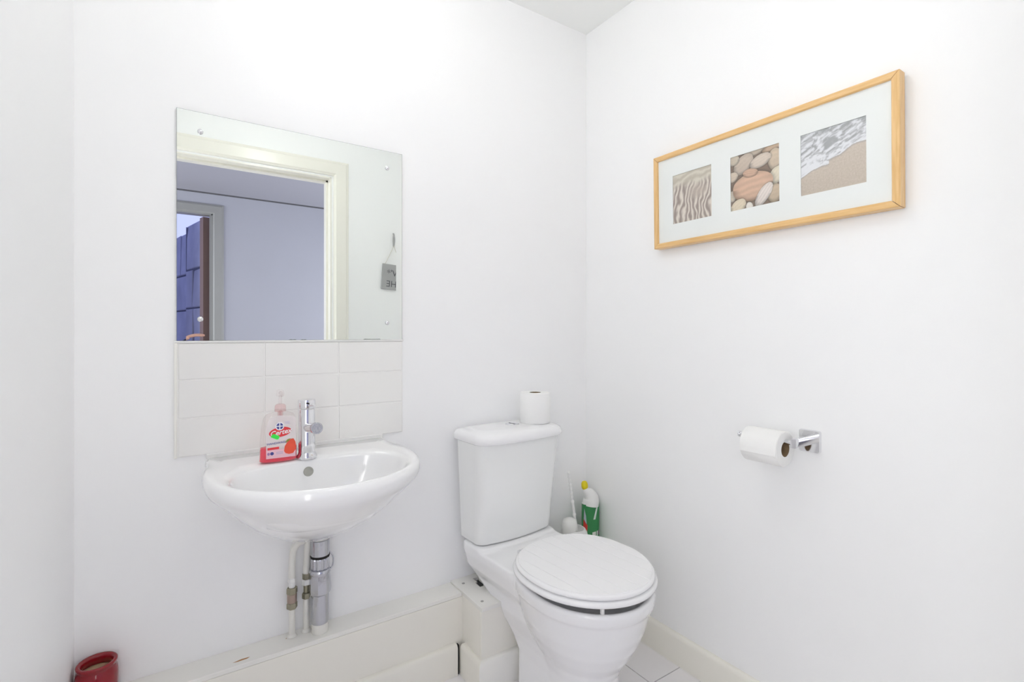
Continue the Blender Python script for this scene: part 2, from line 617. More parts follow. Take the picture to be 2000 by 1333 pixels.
# yard with a rough stone wall outside
t = struct(empty('wall_yard', (-1.150, -3.80, 0), R(-14.5)))
t['label'] = 'blue grey rough stone yard wall seen through the far doorway'
boxo('mortar', (-0.02, 0.20, -2.3, -0.05, 0, 2.17), M['mortar'], t)
rh = [0.0, 0.33, 0.70, 1.02, 1.36, 1.74, 2.19]
for r in range(6):
    y = -0.06
    while y > -2.2:
        w = random.uniform(0.30, 0.6)
        y2 = max(y - w, -2.3)
        bm = bmesh.new()
        j = lambda a=0.008: random.uniform(-a, a)
        box(bm, -0.035 + j(), 0.1, y2 + 0.006, y - 0.006, rh[r] + 0.006, rh[r + 1] - 0.006)
        for v in bm.verts:
            if v.co.x < 0.05:
                v.co.x += j(0.012)
        link('stone', bm, M['stone'], t, bevel=0.012)
        y = y2
boxo('corner_post', (-0.075, 0.0, -0.06, 0.03, 0, 2.17), M['brown'], t)

# ------------------------------------------------------------------ ceiling light
cl = tag(empty('ceiling_light', (-0.95, -0.68, H)), 'round opal globe ceiling light above the middle of the room', 'light')
link('ceiling_rose', lathe([(0, -0.022), (0.045, -0.022), (0.058, -0.010), (0.060, 0), (0, 0)], 32, cap0=False, cap1=False), M['wplastic'], cl, auto=40)
link('globe', lathe([(0.001, -0.225)] + [(0.105 * math.sin(R(a)), -0.12 - 0.105 * math.cos(R(a))) for a in range(8, 162, 8)] + [(0.035, -0.0205)], 40, cap0=False, cap1=False), M['opal'], cl, smooth=True)


def column_fill_lamp(loc, r_, m, label):  # unseen column light added to fill the lower part of the room
    fl_ = tag(empty('added_fill_lamp', loc), label, 'lamp', None)
    link('base', lathe([(0, 0), (r_ * .8, 0), (r_ * .84, 0.004), (r_ * .8, 0.015), (0, 0.018)], 40, cap0=False, cap1=False), M['steel'], fl_, auto=40)
    link('pole', lathe([(0, 0.017), (0.008, 0.017), (0.008, 0.49), (0, 0.49)], 16, cap0=False, cap1=False), M['steel'], fl_, auto=40)
    pf_ = [(r_ - 0.002 * (i % 2), 0.48 + 1.24 * i / 48) for i in range(49)]
    link('fill_lamp_shade', lathe([(0.03, 0.48)] + pf_ + [(0.03, 1.722)], 32, cap0=False, cap1=False), m, fl_, smooth=True)
    link('shade_ring', lathe([(0.008, 0.474), (r_ + .001, 0.474), (r_ + .001, 0.480), (0.008, 0.480)], 32, cap0=False, cap1=False), M['steel'], fl_, auto=40)


column_fill_lamp((-1.548, -1.395, 0), 0.050, M['opal2'], 'slim white column fill light, added out of view against the left wall beside the doorway')

# ------------------------------------------------------------------ splashback tiles
sp = tag(empty('tile_splashback', (-1.11, 0, 0.798)), 'cream glazed tile splashback of nine tiles between mirror and basin', 'tiles')
bx = -1.11


def child_box(name, b, m, parent, **k):
    o = boxo(name, b, m, parent, **k)
    o.matrix_parent_inverse = Matrix.Translation(parent.location).inverted()
    return o


child_box('grout', (-1.416, -0.8055, -0.0055, 0, 0.7975, 1.098), M['grout'], sp)
child_box('edge_trim', (-1.4225, -1.416, -0.0085, 0, 0.796, 1.099), M['trimw'], sp, bevel=0.001)
child_box('sealant_bead', (-1.4215, -0.803, -0.0095, 0, 1.0935, 1.0995), M['wplastic'], sp, bevel=0.002)
zs = [0.798, 0.898, 0.998, 1.094]
xs = [-1.4140, -1.2115, -1.0090, -0.8065]
me = {}
for r in range(3):
    for c in range(3):
        w, h = xs[c + 1] - xs[c] - 0.0028, zs[r + 1] - zs[r] - 0.0028
        key = (round(w, 4), round(h, 4))
        if key not in me:
            o = boxo('tile', (-w / 2, w / 2, -0.0075, 0, -h / 2, h / 2), M['tile'], sp, bevel=0.0012)
            me[key] = o
        else:
            o = me[key].copy()
            COL.objects.link(o)
        o.location = ((xs[c] + xs[c + 1]) / 2 - sp.location.x, 0, (zs[r] + zs[r + 1]) / 2 - sp.location.z)

# ------------------------------------------------------------------ mirror
mr = tag(empty('wall_mirror', (-1.112, 0, 1.1)), 'large frameless wall mirror with four chrome screws above the cream tiles', 'mirror')
X0, X1, Z0, Z1, BV = -1.4165 + 1.112, -0.8075 + 1.112, 0.0, 0.6015, 0.020
dy = BV * math.tan(R(0.7))
bm = bmesh.new()
yo, yi = -0.006 + dy, -0.006
o4 = [(X0, yo, Z0), (X1, yo, Z0), (X1, yo, Z1), (X0, yo, Z1)]
i4 = [(X0 + BV, yi, Z0), (X1 - BV, yi, Z0), (X1 - BV, yi, Z1 - BV), (X0 + BV, yi, Z1 - BV)]
ov = [bm.verts.new(p) for p in o4]
iv = [bm.verts.new(p) for p in i4]
bm.faces.new(iv)
bm.faces.new((ov[1], iv[1], iv[2], ov[2]))
bm.faces.new((ov[2], iv[2], iv[3], ov[3]))
bm.faces.new((ov[3], iv[3], iv[0], ov[0]))
link('mirror_glass', bm, M['mirror'], mr)
bm = bmesh.new()
e = 0.0008
box(bm, X0 - e, X1 + e, -0.0050, 0, Z0 + 0.0, Z1 + e)
link('glass_edge', bm, M['medge'], mr)
for k, (x, z) in enumerate(((-1.3651, 1.6507), (-0.8571, 1.6480), (-1.3651, 1.1566), (-0.8571, 1.1529))):
    bm = lathe([(0.0068, 0.0), (0.0068, 0.002), (0.0058, 0.0045), (0.0035, 0.0062), (0, 0.0068)], 24, axis='y', o=(x + 1.112, -0.006, z - 1.1), cap1=False)
    link('screw', bm, M['chrome'], mr, smooth=True)
for (x0, x1) in ((-1.150, -1.128), (-1.118, -1.100), (-0.935, -0.878)):
    pts = [(x0 + 1.112, -0.0063, 0.0), (x1 + 1.112, -0.0063, 0.0), (x1 + 1.112 - 0.004, -0.0063, 0.0018), ((x0 + x1) / 2 + 1.112, -0.0063, 0.0012), (x0 + 1.112 + 0.006, -0.0063, 0.0020)]
    link('tarnish_spot', extrude_poly(bmesh.new(), pts, (0, 0.0002, 0)), M['medge'], mr)

# ------------------------------------------------------------------ basin
bs = tag(empty('wash_basin', (-1.112, 0, 0)), 'white wall hung ceramic wash basin under the mirror', 'basin')
RX = 0.0
half = [(0.0, -0.001), (0.12, -0.001), (0.225, -0.001), (0.242, -0.006), (0.2425, -0.05), (0.2435, -0.09), (0.252, -0.135),
        (0.2565, -0.18), (0.254, -0.235), (0.243, -0.29), (0.222, -0.34), (0.19, -0.385), (0.145, -0.424), (0.09, -0.452), (0.04, -0.464), (0.0, -0.466)]
poly = [Vector((x, y, 0)) for x, y in half] + [Vector((-x, y, 0)) for x, y in half[1:-1][::-1]]
poly = catmull(poly, 6, closed=True)
NB = 120
BC = Vector((0, -0.26, 0))


def ray_poly(poly, c, a):
    d = Vector((math.cos(a), math.sin(a), 0))
    best = 0
    for i in range(len(poly)):
        p, q = poly[i] - c, poly[(i + 1) % len(poly)] - c
        e = q - p
        den = d.x * e.y - d.y * e.x
        if abs(den) < 1e-12:
            continue
        s = (p.x * e.y - p.y * e.x) / den
        u = (p.x * d.y - p.y * d.x) / den
        if -1e-6 <= u <= 1 + 1e-6 and s > best:
            best = s
    return best


angs = [2 * math.pi * i / NB for i in range(NB)]
outer = [BC + Vector((math.cos(a), math.sin(a), 0)) * ray_poly(poly, BC, a) for a in angs]


def bowl_edge(a, kx=1, ky=1):
    c, s = math.cos(a), math.sin(a)
    e = 2.5 if s > 0 else 2.15
    hx, hy = 0.205, (0.115 if s > 0 else 0.160)
    x = math.copysign(abs(c) ** (2 / e), c) * hx * kx
    y = math.copysign(abs(s) ** (2 / e), s) * hy * ky
    return Vector((x - 0.004, -0.282 + y, 0))


def outr(sx, sy, z, oy=0.0):
    return [Vector((p.x * sx, (p.y * sy if p.y < -0.02 else p.y) + oy, z)) for p in outer]


bowl = [bowl_edge(a) for a in angs]
rings = []
for sx, sy, z in ((0.10, 0.20, 0.5600), (0.19, 0.29, 0.5630), (0.29, 0.40, 0.576), (0.41, 0.51, 0.597), (0.54, 0.64, 0.624), (0.68, 0.765, 0.658), (0.81, 0.87, 0.697), (0.915, 0.938, 0.729), (0.965, 0.970, 0.743), (0.985, 0.985, 0.752), (0.994, 0.994, 0.760), (1.0, 1.0, 0.769), (0.998, 0.998, 0.777), (0.988, 0.991, 0.7845), (0.965, 0.980, 0.7885)):
    rings.append(outr(sx, sy, z))
for f, z in ((0.35, 0.7895), (0.72, 0.7885)):
    rings.append([Vector(((p.x * 0.965) * (1 - f) + q.x * f, (p.y * 0.98) * (1 - f) + q.y * f, z)) for p, q in zip(outer, bowl)])
for sc, z in ((1.0, 0.786), (0.985, 0.781), (0.965, 0.771), (0.94, 0.752), (0.90, 0.730), (0.83, 0.705), (0.72, 0.682), (0.56, 0.663), (0.38, 0.652), (0.2, 0.647), (0.1, 0.6455)):
    cy = -0.282 + (1 - sc) * 0.03
    rings.append([Vector(((q.x + 0.004) * sc - 0.004, (q.y + 0.282) * sc + cy, z)) for q in bowl])
bm = loft(bmesh.new(), rings)
bo = link('basin_bowl', bm, M['ceramic'], bs, smooth=True)
boxo('sealant_bead', (-0.240, 0.240, -0.0105, 0, 0.785, 0.8005), M['wplastic'], bs, bevel=0.003)
# overflow ring in the back slope of the bowl
from mathutils.bvhtree import BVHTree
bvh = BVHTree.FromPolygons([v.co.copy() for v in bo.data.vertices], [tuple(p.vertices) for p in bo.data.polygons])
hit, nrm, _, _ = bvh.ray_cast(Vector((-0.018, -0.28, 0.757)), Vector((0, 1, 0)))
if hit is None:
    hit, nrm = Vector((-0.018, -0.19, 0.757)), Vector((0, -1, 0.2))
if nrm.y > 0:
    nrm = -nrm
q = Vector((0, 0, 1)).rotation_difference(nrm).to_matrix()
bm = lathe([(0.0125, -0.002), (0.0125, 0.0012), (0.0105, 0.0018), (0.0098, 0.0004), (0, 0.0002)], 32, o=hit, rot=q, cap0=False, cap1=False)
link('overflow_plate', bm, mat('grey_overflow_plastic', (0.42, 0.42, 0.38), 0.4), bs, smooth=True)
bm = lathe([(0.022, 0), (0.022, 0.002), (0.016, 0.003), (0.012, 0.001), (0, 0.001)], 32, o=(-0.004, -0.252, 0.6455), cap0=False, cap1=False)
link('drain', bm, M['chrome'], bs, smooth=True)

# ------------------------------------------------------------------ tap
tp = tag(empty('mixer_tap', (-1.130, -0.150, 0.789)), 'chrome cylindrical mixer tap standing on the basin ledge beside the soap', 'tap')
link('base_ring', lathe([(0, 0), (0.0255, 0), (0.0265, 0.004), (0.0245, 0.009), (0.022, 0.013), (0.0215, 0.016), (0, 0.016)], 40, cap0=False, cap1=False), M['chrome'], tp, auto=40)
link('tap_body', lathe([(0, 0.014), (0.0213, 0.014), (0.0213, 0.128), (0.0205, 0.130), (0.0, 0.130)], 40, cap0=False, cap1=False), M['chrome'], tp, auto=40)
cap = link('tap_head', lathe([(0, 0.1315), (0.0215, 0.1315), (0.0222, 0.134), (0.0222, 0.150), (0.021, 0.1545), (0.0, 0.156)], 40, cap0=False, cap1=False), M['chrome'], tp, auto=40)
bm = tube([(-0.004, -0.020, 0.147), (-0.001, -0.030, 0.147)], 0.0022, 10, smooth_k=1)
link('indicator_dot', bm, M['dark'], tp)
bm = tube([(0.001, -0.018, 0.1415), (0.012, -0.038, 0.1425)], [0.003, 0.0026], 12, smooth_k=1)
link('lever', bm, M['chrome'], tp)
spm = tube([(0, 0, 0.082), (0.001, -0.03, 0.083), (0.003, -0.055, 0.087), (0.005, -0.082, 0.091)], [0.0125, 0.0125, 0.0125, 0.0125], 24)
link('spout', spm, M['chrome'], tp, auto=50)
rt = Vector((0, 0, 1)).rotation_difference(Vector((0.06, -1, 0.10)).normalized()).to_matrix()
link('aerator', lathe([(0, -0.002), (0.0145, -0.002), (0.0145, 0.010), (0.0135, 0.0115), (0.0110, 0.0115), (0.0105, 0.009), (0, 0.009)], 28, o=(0.005, -0.083, 0.091), rot=rt, cap0=False, cap1=False), M['chromed'], tp, auto=40)

# ------------------------------------------------------------------ basin waste and supply pipes
wx, wy = -1.072, -0.045
ws = tag(empty('basin_waste', (wx, wy, 0.257)), 'worn chrome bottle style basin waste running down into the boxing', 'pipe')
L = lambda prof, n=32: lathe([(r, z - 0.257) for r, z in prof], n, cap0=False, cap1=False)
link('waste_flange', L([(0, 0.526), (0.027, 0.526), (0.030, 0.536), (0.036, 0.547), (0.040, 0.557), (0, 0.562)]), M['wplastic'], ws, smooth=True)
link('waste_neck', L([(0, 0.478), (0.0255, 0.478), (0.0262, 0.484), (0.0262, 0.524), (0, 0.524)]), M['chromed'], ws, auto=40)
link('waste_gasket', L([(0, 0.473), (0.0262, 0.473), (0.0272, 0.477), (0.0262, 0.480), (0, 0.480)]), M['dark'], ws, auto=40)
# ribbed nut
bm = bmesh.new()
rgs = []
for z, k in ((0.437, 0.9), (0.443, 1), (0.468, 1), (0.474, 0.92)):
    rgs.append([((0.0235 + (0.0022 if i % 4 < 2 else 0)) * k * math.cos(2 * math.pi * i / 48), (0.0235 + (0.0022 if i % 4 < 2 else 0)) * k * math.sin(2 * math.pi * i / 48), z - 0.257) for i in range(48)])
loft(bm, rgs)
link('ribbed_nut', bm, M['chromed'], ws)
link('collar', L([(0, 0.425), (0.0275, 0.425), (0.029, 0.429), (0.029, 0.435), (0.0265, 0.439), (0, 0.439)]), M['chromed'], ws, auto=40)
bm = bmesh.new()
rgs = []
for z, rr in ((0.366, 0.0235), (0.372, 0.028), (0.385, 0.0295), (0.415, 0.0275), (0.426, 0.0262)):
    rgs.append([(rr * (1.05 if i % 2 else 0.99) * math.cos(math.pi * i / 8), rr * (1.05 if i % 2 else 0.99) * math.sin(math.pi * i / 8), z - 0.257) for i in range(16)])
loft(bm, rgs)
link('compression_nut', bm, M['chromed'], ws, auto=25)
link('waste_tube', L([(0, 0.285), (0.0235, 0.285), (0.0245, 0.290), (0.0245, 0.368), (0, 0.368)]), M['chromed'], ws, auto=40)
link('waste_pipe', L([(0, 0.2575), (0.0225, 0.2575), (0.0225, 0.288), (0, 0.288)]), M['pipep'], ws, auto=40)
bm = bmesh.new()
tube([(0.026, -0.002, 0.225), (0.036, -0.002, 0.21), (0.036, -0.002, 0.185), (0.027, -0.002, 0.172)], 0.0022, 8, bm)
link('wire_loop', bm, M['chromed'], ws, smooth=True)


def supply(name, label, x, y, pts, nut_z, m2):
    s = tag(empty(name, (x, y, 0.257)), label, 'pipe', None)
    link('riser', lathe([(0, 0.0005), (0.0085, 0.0005), (0.0085, nut_z - 0.257), (0, nut_z - 0.257)], 20, cap0=False, cap1=False), M['pipep'], s, auto=40)
    link('pipe_collar', lathe([(0, 0.0004), (0.014, 0.0004), (0.012, 0.005), (0.0087, 0.008), (0, 0.008)], 20, cap0=False, cap1=False), M['pipep'], s, auto=40)
    z0 = nut_z - 0.257
    for a, b, r, n_, mm in m2:
        bm = lathe([(0, z0 + a), (r * 0.9, z0 + a), (r, z0 + a + 0.002), (r, z0 + b - 0.002), (r * 0.9, z0 + b), (0, z0 + b)], n_, cap0=False, cap1=False)
        link('fitting', bm, M[mm], s, auto=25)
    link('flexible_hose', tube([(p[0] - x, p[1] - y, p[2] - 0.257) for p in pts], 0.0095, 16), M['pipep'], s, smooth=True)
    return s


supply('supply_pipe', 'cream supply pipe with corroded brass coupling, left of the basin waste', -1.1440, -0.026,
       [(-1.144, -0.026, 0.415), (-1.144, -0.027, 0.46), (-1.141, -0.030, 0.50), (-1.128, -0.036, 0.522), (-1.114, -0.042, 0.530), (-1.108, -0.048, 0.552)], 0.336,
       [(0.0, 0.017, 0.0145, 6, 'brass'), (0.017, 0.042, 0.0130, 24, 'copper'), (0.042, 0.060, 0.0145, 6, 'brass'), (0.060, 0.075, 0.009, 16, 'wplastic'), (0.075, 0.088, 0.012, 6, 'wplastic')])
supply('supply_pipe', 'thin cream supply pipe with brass nut, close behind the basin waste', -1.1050, -0.022,
       [(-1.105, -0.022, 0.425), (-1.1035, -0.024, 0.46), (-1.102, -0.028, 0.50), (-1.100, -0.034, 0.545)], 0.352,
       [(0.0, 0.016, 0.0115, 6, 'brass'), (0.016, 0.040, 0.0075, 16, 'brass'), (0.040, 0.056, 0.0125, 6, 'wplastic'), (0.056, 0.074, 0.0105, 6, 'brass')])

# ------------------------------------------------------------------ soap bottle
sb = tag(empty('soap_bottle', (-1.2, -0.148, 0.7895), R(-2)), 'clear pump bottle of red strawberry handwash on the basin ledge', 'soap')


def bott(levels, n=3.2, N=48):
    return loft(bmesh.new(), [sring(cx, 0, z, hx, hy, n=n, N=N) for z, cx, hx, hy in levels])


link('bottle_shell', bott([(0.0, 0.001, 0.040, 0.014), (0.003, 0.001, 0.0445, 0.0175), (0.05, 0.002, 0.0435, 0.0175), (0.09, 0.003, 0.041, 0.0165), (0.112, 0.004, 0.038, 0.015), (0.122, 0.005, 0.032, 0.013), (0.127, 0.006, 0.016, 0.011), (0.130, 0.006, 0.0125, 0.0115), (0.133, 0.006, 0.0125, 0.0115)]), M['clear'], sb, smooth=True)
link('liquid_soap', bott([(0.0012, 0.001, 0.039, 0.013), (0.004, 0.001, 0.0432, 0.0162), (0.0375, 0.0017, 0.0425, 0.0162), (0.038, 0.0017, 0.0415, 0.0155)]), M['liquid'], sb, auto=40)
link('pump_collar', lathe([(0, 0.128), (0.0135, 0.128), (0.014, 0.131), (0.013, 0.143), (0.009, 0.147), (0, 0.147)], 28, o=(0.006, 0, 0), cap0=False, cap1=False), M['clearpink'], sb, smooth=True)
link('pump_stem', lathe([(0, 0.147), (0.0045, 0.147), (0.004, 0.170), (0, 0.170)], 16, o=(0.006, 0, 0), cap0=False, cap1=False), M['clear'], sb, smooth=True)
bm = lathe([(0, 0.167), (0.0085, 0.167), (0.0095, 0.171), (0.0085, 0.181), (0.005, 0.184), (0, 0.184)], 20, o=(0.006, 0, 0), cap0=False, cap1=False)
tube([(0.006, -0.002, 0.176), (0.006, -0.02, 0.176), (0.006, -0.030, 0.171)], [0.0045, 0.004, 0.0032], 10, bm)
link('pump_head', bm, M['clear'], sb, smooth=True)
link('dip_tube', tube([(0.006, 0, 0.004), (0.006, 0, 0.13)], 0.003, 10, smooth_k=1), M['clearpink'], sb, smooth=True)
link('dip_tube_piston', lathe([(0, 0.100), (0.0065, 0.100), (0.0065, 0.128), (0, 0.128)], 16, o=(0.006, 0, 0), cap0=False, cap1=False), M['clearpink'], sb, smooth=True)
lb_m = flat('soap_label_white', (0.84, 0.80, 0.82), 0.45)
ly = -0.0182


def disc_poly(cx, cz, rx, rz, n=32, ang=0):
    out = []
    for i in range(n):
        a = 2 * math.pi * i / n
        x, z = rx * math.cos(a), rz * math.sin(a)
        out.append((cx + x * math.cos(ang) - z * math.sin(ang), ly, cz + x * math.sin(ang) + z * math.cos(ang)))
    return out


def decal(name, pts, m, off, parent):
    pts = [(p[0], p[1] - off, p[2]) for p in pts]
    bm = bmesh.new()
    extrude_poly(bm, pts, (0, 0.0002, 0))
    return link(name, bm, m, parent)


lab = decal('label', [(-0.029, ly, 0.012), (0.040, ly, 0.012), (0.0405, ly, 0.112), (0.030, ly, 0.117), (0.0, ly, 0.120), (-0.020, ly, 0.114), (-0.029, ly, 0.095)], clear_mat('clear_label', (0.98, 0.97, 0.97), haze=0.62), 0, sb)
red = flat('soap_label_red', (0.78, 0.05, 0.06))
navy = flat('soap_label_navy', (0.07, 0.08, 0.30))
decal('pink_panel', [(-0.029, ly, 0.012), (0.040, ly, 0.012), (0.040, ly, 0.034), (-0.029, ly, 0.034)], flat('soap_label_pink', (0.86, 0.55, 0.62)), 0.0003, lab)
decal('red_oval', disc_poly(0.0035, 0.0775, 0.0262, 0.0125, ang=0.12), red, 0.0004, lab)
decal('white_disc', disc_poly(0.0025, 0.0925, 0.0105, 0.0105), flat('soap_label_disc', (0.88, 0.87, 0.9)), 0.0006, lab)
for sx in (-1, 1):
    for sz in (-1, 1):
        pts = [(0.0025 + sx * 0.0012, ly, 0.0925 + sz * 0.0012)]
        for i in range(7):
            a = R(90 * i / 6)
            pts.append((0.0025 + sx * (0.0012 + 0.0065 * math.cos(a)), ly, 0.0925 + sz * (0.0012 + 0.0065 * math.sin(a))))
        decal('blue_quadrant', pts, navy, 0.0008, lab)
white = flat('soap_label_lettering', (0.9, 0.9, 0.9))
text_obj('Certex', 0.0175, white, lab, (0.004, ly - 0.0008, 0.0765), (R(90), R(-8), 0), 'lettering', shear=0.35, bold=0.0003)
text_obj('HANDWASH', 0.0080, navy, lab, (-0.004, ly - 0.0006, 0.0500), (R(90), R(-3), 0), 'lettering')
decal('red_bar', [(-0.026, ly, 0.0335), (0.001, ly, 0.0345), (0.001, ly, 0.0405), (-0.026, ly, 0.0395)], red, 0.0006, lab)
decal('green_mark', [(-0.0185, ly, 0.0665), (-0.0165, ly, 0.071), (-0.012, ly, 0.0745), (0.002, ly, 0.0675), (0.000, ly, 0.0600), (-0.004, ly, 0.0590)], flat('soap_label_green', (0.05, 0.85, 0.08)), 0.0010, lab)
decal('strawberry', [(0.0125, ly, 0.028), (0.014, ly, 0.040), (0.020, ly, 0.050), (0.028, ly, 0.0575), (0.035, ly, 0.058), (0.040, ly, 0.048), (0.0405, ly, 0.030), (0.034, ly, 0.0205), (0.024, ly, 0.0190), (0.016, ly, 0.022)], flat('soap_label_strawberry', (0.85, 0.10, 0.05)), 0.0007, lab)
decal('leaf', [(0.015, ly, 0.048), (0.024, ly, 0.053), (0.028, ly, 0.059), (0.020, ly, 0.057)], flat('soap_label_leaf', (0.30, 0.30, 0.05)), 0.0009, lab)
decal('small_emblem', disc_poly(-0.0155, 0.0245, 0.0042, 0.0042), navy, 0.0006, lab)
decal('small_emblem', disc_poly(-0.0235, 0.0240, 0.0030, 0.0036), flat('soap_label_mauve', (0.40, 0.22, 0.42)), 0.0006, lab)
for zz in (0.026, 0.0225, 0.102, 0.098):
    decal('small_print', [(-0.006 if zz < .05 else 0.014, ly, zz), (0.010 if zz < .05 else 0.026, ly, zz), (0.010 if zz < .05 else 0.026, ly, zz + 0.0012), (-0.006 if zz < .05 else 0.014, ly, zz + 0.0012)], flat('small_print_grey', (0.45, 0.42, 0.6)), 0.0006, lab)

# ------------------------------------------------------------------ toilet
TR = R(3.0)
tl = tag(empty('toilet', (-0.442, 0, 0), TR), 'white close coupled toilet with closed grooved lid in the corner', 'toilet')


def join_remesh(name, bms, m, parent, voxel=0.006, it=8, fac=0.5):
    me = bpy.data.meshes.new(name)
    big = bmesh.new()
    for b_ in bms:
        bmesh.ops.recalc_face_normals(b_, faces=b_.faces[:])
        tmp = bpy.data.meshes.new('tmp')
        b_.to_mesh(tmp)
        b_.free()
        big.from_mesh(tmp)
        bpy.data.meshes.remove(tmp)
    big.to_mesh(me)
    big.free()
    o = bpy.data.objects.new(name, me)
    COL.objects.link(o)
    r_ = o.modifiers.new('remesh', 'REMESH')
    r_.mode = 'VOXEL'
    r_.voxel_size = voxel
    s_ = o.modifiers.new('smooth', 'SMOOTH')
    s_.iterations = it
    s_.factor = fac
    bpy.context.view_layer.update()
    me2 = bpy.data.meshes.new_from_object(o.evaluated_get(bpy.context.evaluated_depsgraph_get()))
    o.modifiers.clear()
    o.data = me2
    bpy.data.meshes.remove(me)
    me2.name = name
    me2.materials.clear()
    me2.materials.append(m)
    for p in me2.polygons:
        p.use_smooth = True
    o.parent = parent
    return o


# bowl and front pedestal
bowl_l = [(0.0, 0.104, 0.098, 0.16), (0.02, 0.102, 0.096, 0.16), (0.10, 0.096, 0.094, 0.16), (0.145, 0.098, 0.100, 0.16), (0.18, 0.108, 0.118, 0.16), (0.21, 0.124, 0.139, 0.17),
          (0.25, 0.144, 0.162, 0.18), (0.29, 0.159, 0.178, 0.19), (0.33, 0.169, 0.190, 0.20), (0.358, 0.176, 0.198, 0.21), (0.366, 0.1825, 0.205, 0.21), (0.388, 0.1835, 0.207, 0.21), (0.395, 0.181, 0.204, 0.205), (0.398, 0.174, 0.197, 0.196), (0.392, 0.163, 0.186, 0.10), (0.36, 0.140, 0.162, 0.09), (0.30, 0.115, 0.13, 0.07), (0.25, 0.07, 0.07, 0.05)]
b1 = loft(bmesh.new(), [sring(0, -0.455, z, hx, hf, hb, n=2.05, nb=2.6) for z, hx, hf, hb in bowl_l])
# back shelf and trap shroud
shroud = [(0.0, 0.100, -0.44, -0.24), (0.12, 0.094, -0.44, -0.235), (0.16, 0.098, -0.42, -0.21), (0.19, 0.105, -0.40, -0.185), (0.25, 0.126, -0.38, -0.135), (0.295, 0.128, -0.36, -0.035), (0.335, 0.153, -0.35, -0.02),
          (0.38, 0.164, -0.34, -0.018), (0.403, 0.164, -0.33, -0.018)]
b2 = loft(bmesh.new(), [rrect(0, (y0 + y1) / 2, z, hx, (y1 - y0) / 2, 0.035) for z, hx, y0, y1 in shroud])
# raised shelf under the cistern
b3 = loft(bmesh.new(), [rrect(0, -0.085, z, hx, 0.067 + k, 0.03) for z, hx, k in ((0.38, 0.163, 0.004), (0.409, 0.162, 0.002), (0.413, 0.158, 0.0))])
pan = join_remesh('toilet_pan', [b1, b2, b3], M['ceramic'], tl, voxel=0.0045, it=10)

# cistern: tapered, bowed front
def cis_ring(z, hx, yf, bow, r=0.035, yb=-0.018, N=24):
    pts = [(hx, yb), (hx, yf + r)]
    for i in range(1, 7):
        a = R(90 * i / 7)
        pts.append((hx - r + r * math.cos(a), yf + r - r * math.sin(a)))
    for i in range(N + 1):
        x = (hx - r) * (1 - 2 * i / N)
        pts.append((x, yf - bow * (1 - (x / (hx - r)) ** 2)))
    for i in range(1, 7):
        a = R(90 * (7 - i) / 7)
        pts.append((-(hx - r + r * math.cos(a)), yf + r - r * math.sin(a)))
    pts += [(-hx, yf + r), (-hx, yb)]
    return [(x, y, z) for x, y in pts]


cl_ = [(0.4145, 0.150, -0.126), (0.418, 0.157, -0.1315), (0.424, 0.160, -0.1335), (0.45, 0.161, -0.1355), (0.60, 0.168, -0.150), (0.70, 0.1725, -0.1595), (0.752, 0.174, -0.164), (0.758, 0.172, -0.162)]
link('cistern', loft(bmesh.new(), [cis_ring(z, hx, yf, 0.012) for z, hx, yf in cl_]), M['ceramic2'], tl, auto=50)
ll = [(0.7535, 0.174, -0.170), (0.7555, 0.1795, -0.177), (0.760, 0.1825, -0.181), (0.772, 0.1835, -0.182), (0.782, 0.180, -0.178), (0.789, 0.172, -0.169), (0.7935, 0.158, -0.153), (0.7955, 0.13, -0.13)]
link('cistern_lid', loft(bmesh.new(), [cis_ring(z, hx, yf, 0.014, r=0.045, yb=-0.008 if hx > 0.17 else -0.02) for z, hx, yf in ll]), M['ceramic'], tl, auto=50)
link('flush_button', lathe([(0, 0), (0.024, 0), (0.0245, 0.002), (0.022, 0.0045), (0.0205, 0.0035), (0.0, 0.004)], 36, o=(0.012, -0.082, 0.7945), cap0=False, cap1=False), M['chrome'], tl, auto=30)
boxo('button_split', (0.0115, 0.0125, -0.102, -0.062, 0.7975, 0.7992), M['dark'], tl)

# seat and lid, turned slightly more than the pan
SE = 2.2
seat_c = (0.002, -0.4535)


def oval(k, z, grow=0.0, N=96):
    hx, hf, hb = 0.190 + grow, 0.2045 + grow, 0.203 + grow
    pts = sring(0, 0, z, hx, hf, hb, n=1.97, nb=2.35, N=N)
    c, s = math.cos(R(SE)), math.sin(R(SE))
    return [(seat_c[0] + (x * c - y * s), seat_c[1] + (x * s + y * c), z_) for x, y, z_ in pts]


st = loft(bmesh.new(), [oval(1, z, g) for z, g in ((0.4130, -0.006), (0.4145, 0.001), (0.4175, 0.006), (0.422, 0.007), (0.427, 0.005), (0.4300, -0.001))])
link('toilet_seat', st, M['seat'], tl, smooth=True)
for v in ((-0.095, -0.612), (0.105, -0.600), (-0.12, -0.36), (0.12, -0.36)):
    link('seat_buffer', lathe([(0, 0.396), (0.006, 0.396), (0.006, 0.4135), (0, 0.4135)], 12, o=(v[0], v[1], 0), cap0=False, cap1=False), M['wplastic'], tl)
lid = link('toilet_lid', loft(bmesh.new(), [oval(1, z, g) for z, g in ((0.4325, -0.006), (0.434, -0.001), (0.438, 0.0005), (0.442, -0.001), (0.4452, -0.0045), (0.4464, -0.009))]), M['seat'], tl, smooth=True)
for sx in (-1, 1):
    bm = lathe([(0, -0.014), (0.009, -0.014), (0.009, 0.014), (0, 0.014)], 16, axis='x', o=(sx * 0.075, -0.252, 0.424), cap0=False, cap1=False)
    lathe([(0, 0.404), (0.012, 0.404), (0.011, 0.414), (0, 0.416)], 16, o=(sx * 0.075, -0.252, 0), cap0=False, cap1=False, bm=bm)
    link('hinge', bm, M['chrome'], tl, auto=40)
# planks on top of the lid: strips cut by the oval, with narrow V grooves between
c_, s_ = math.cos(R(SE)), math.sin(R(SE))


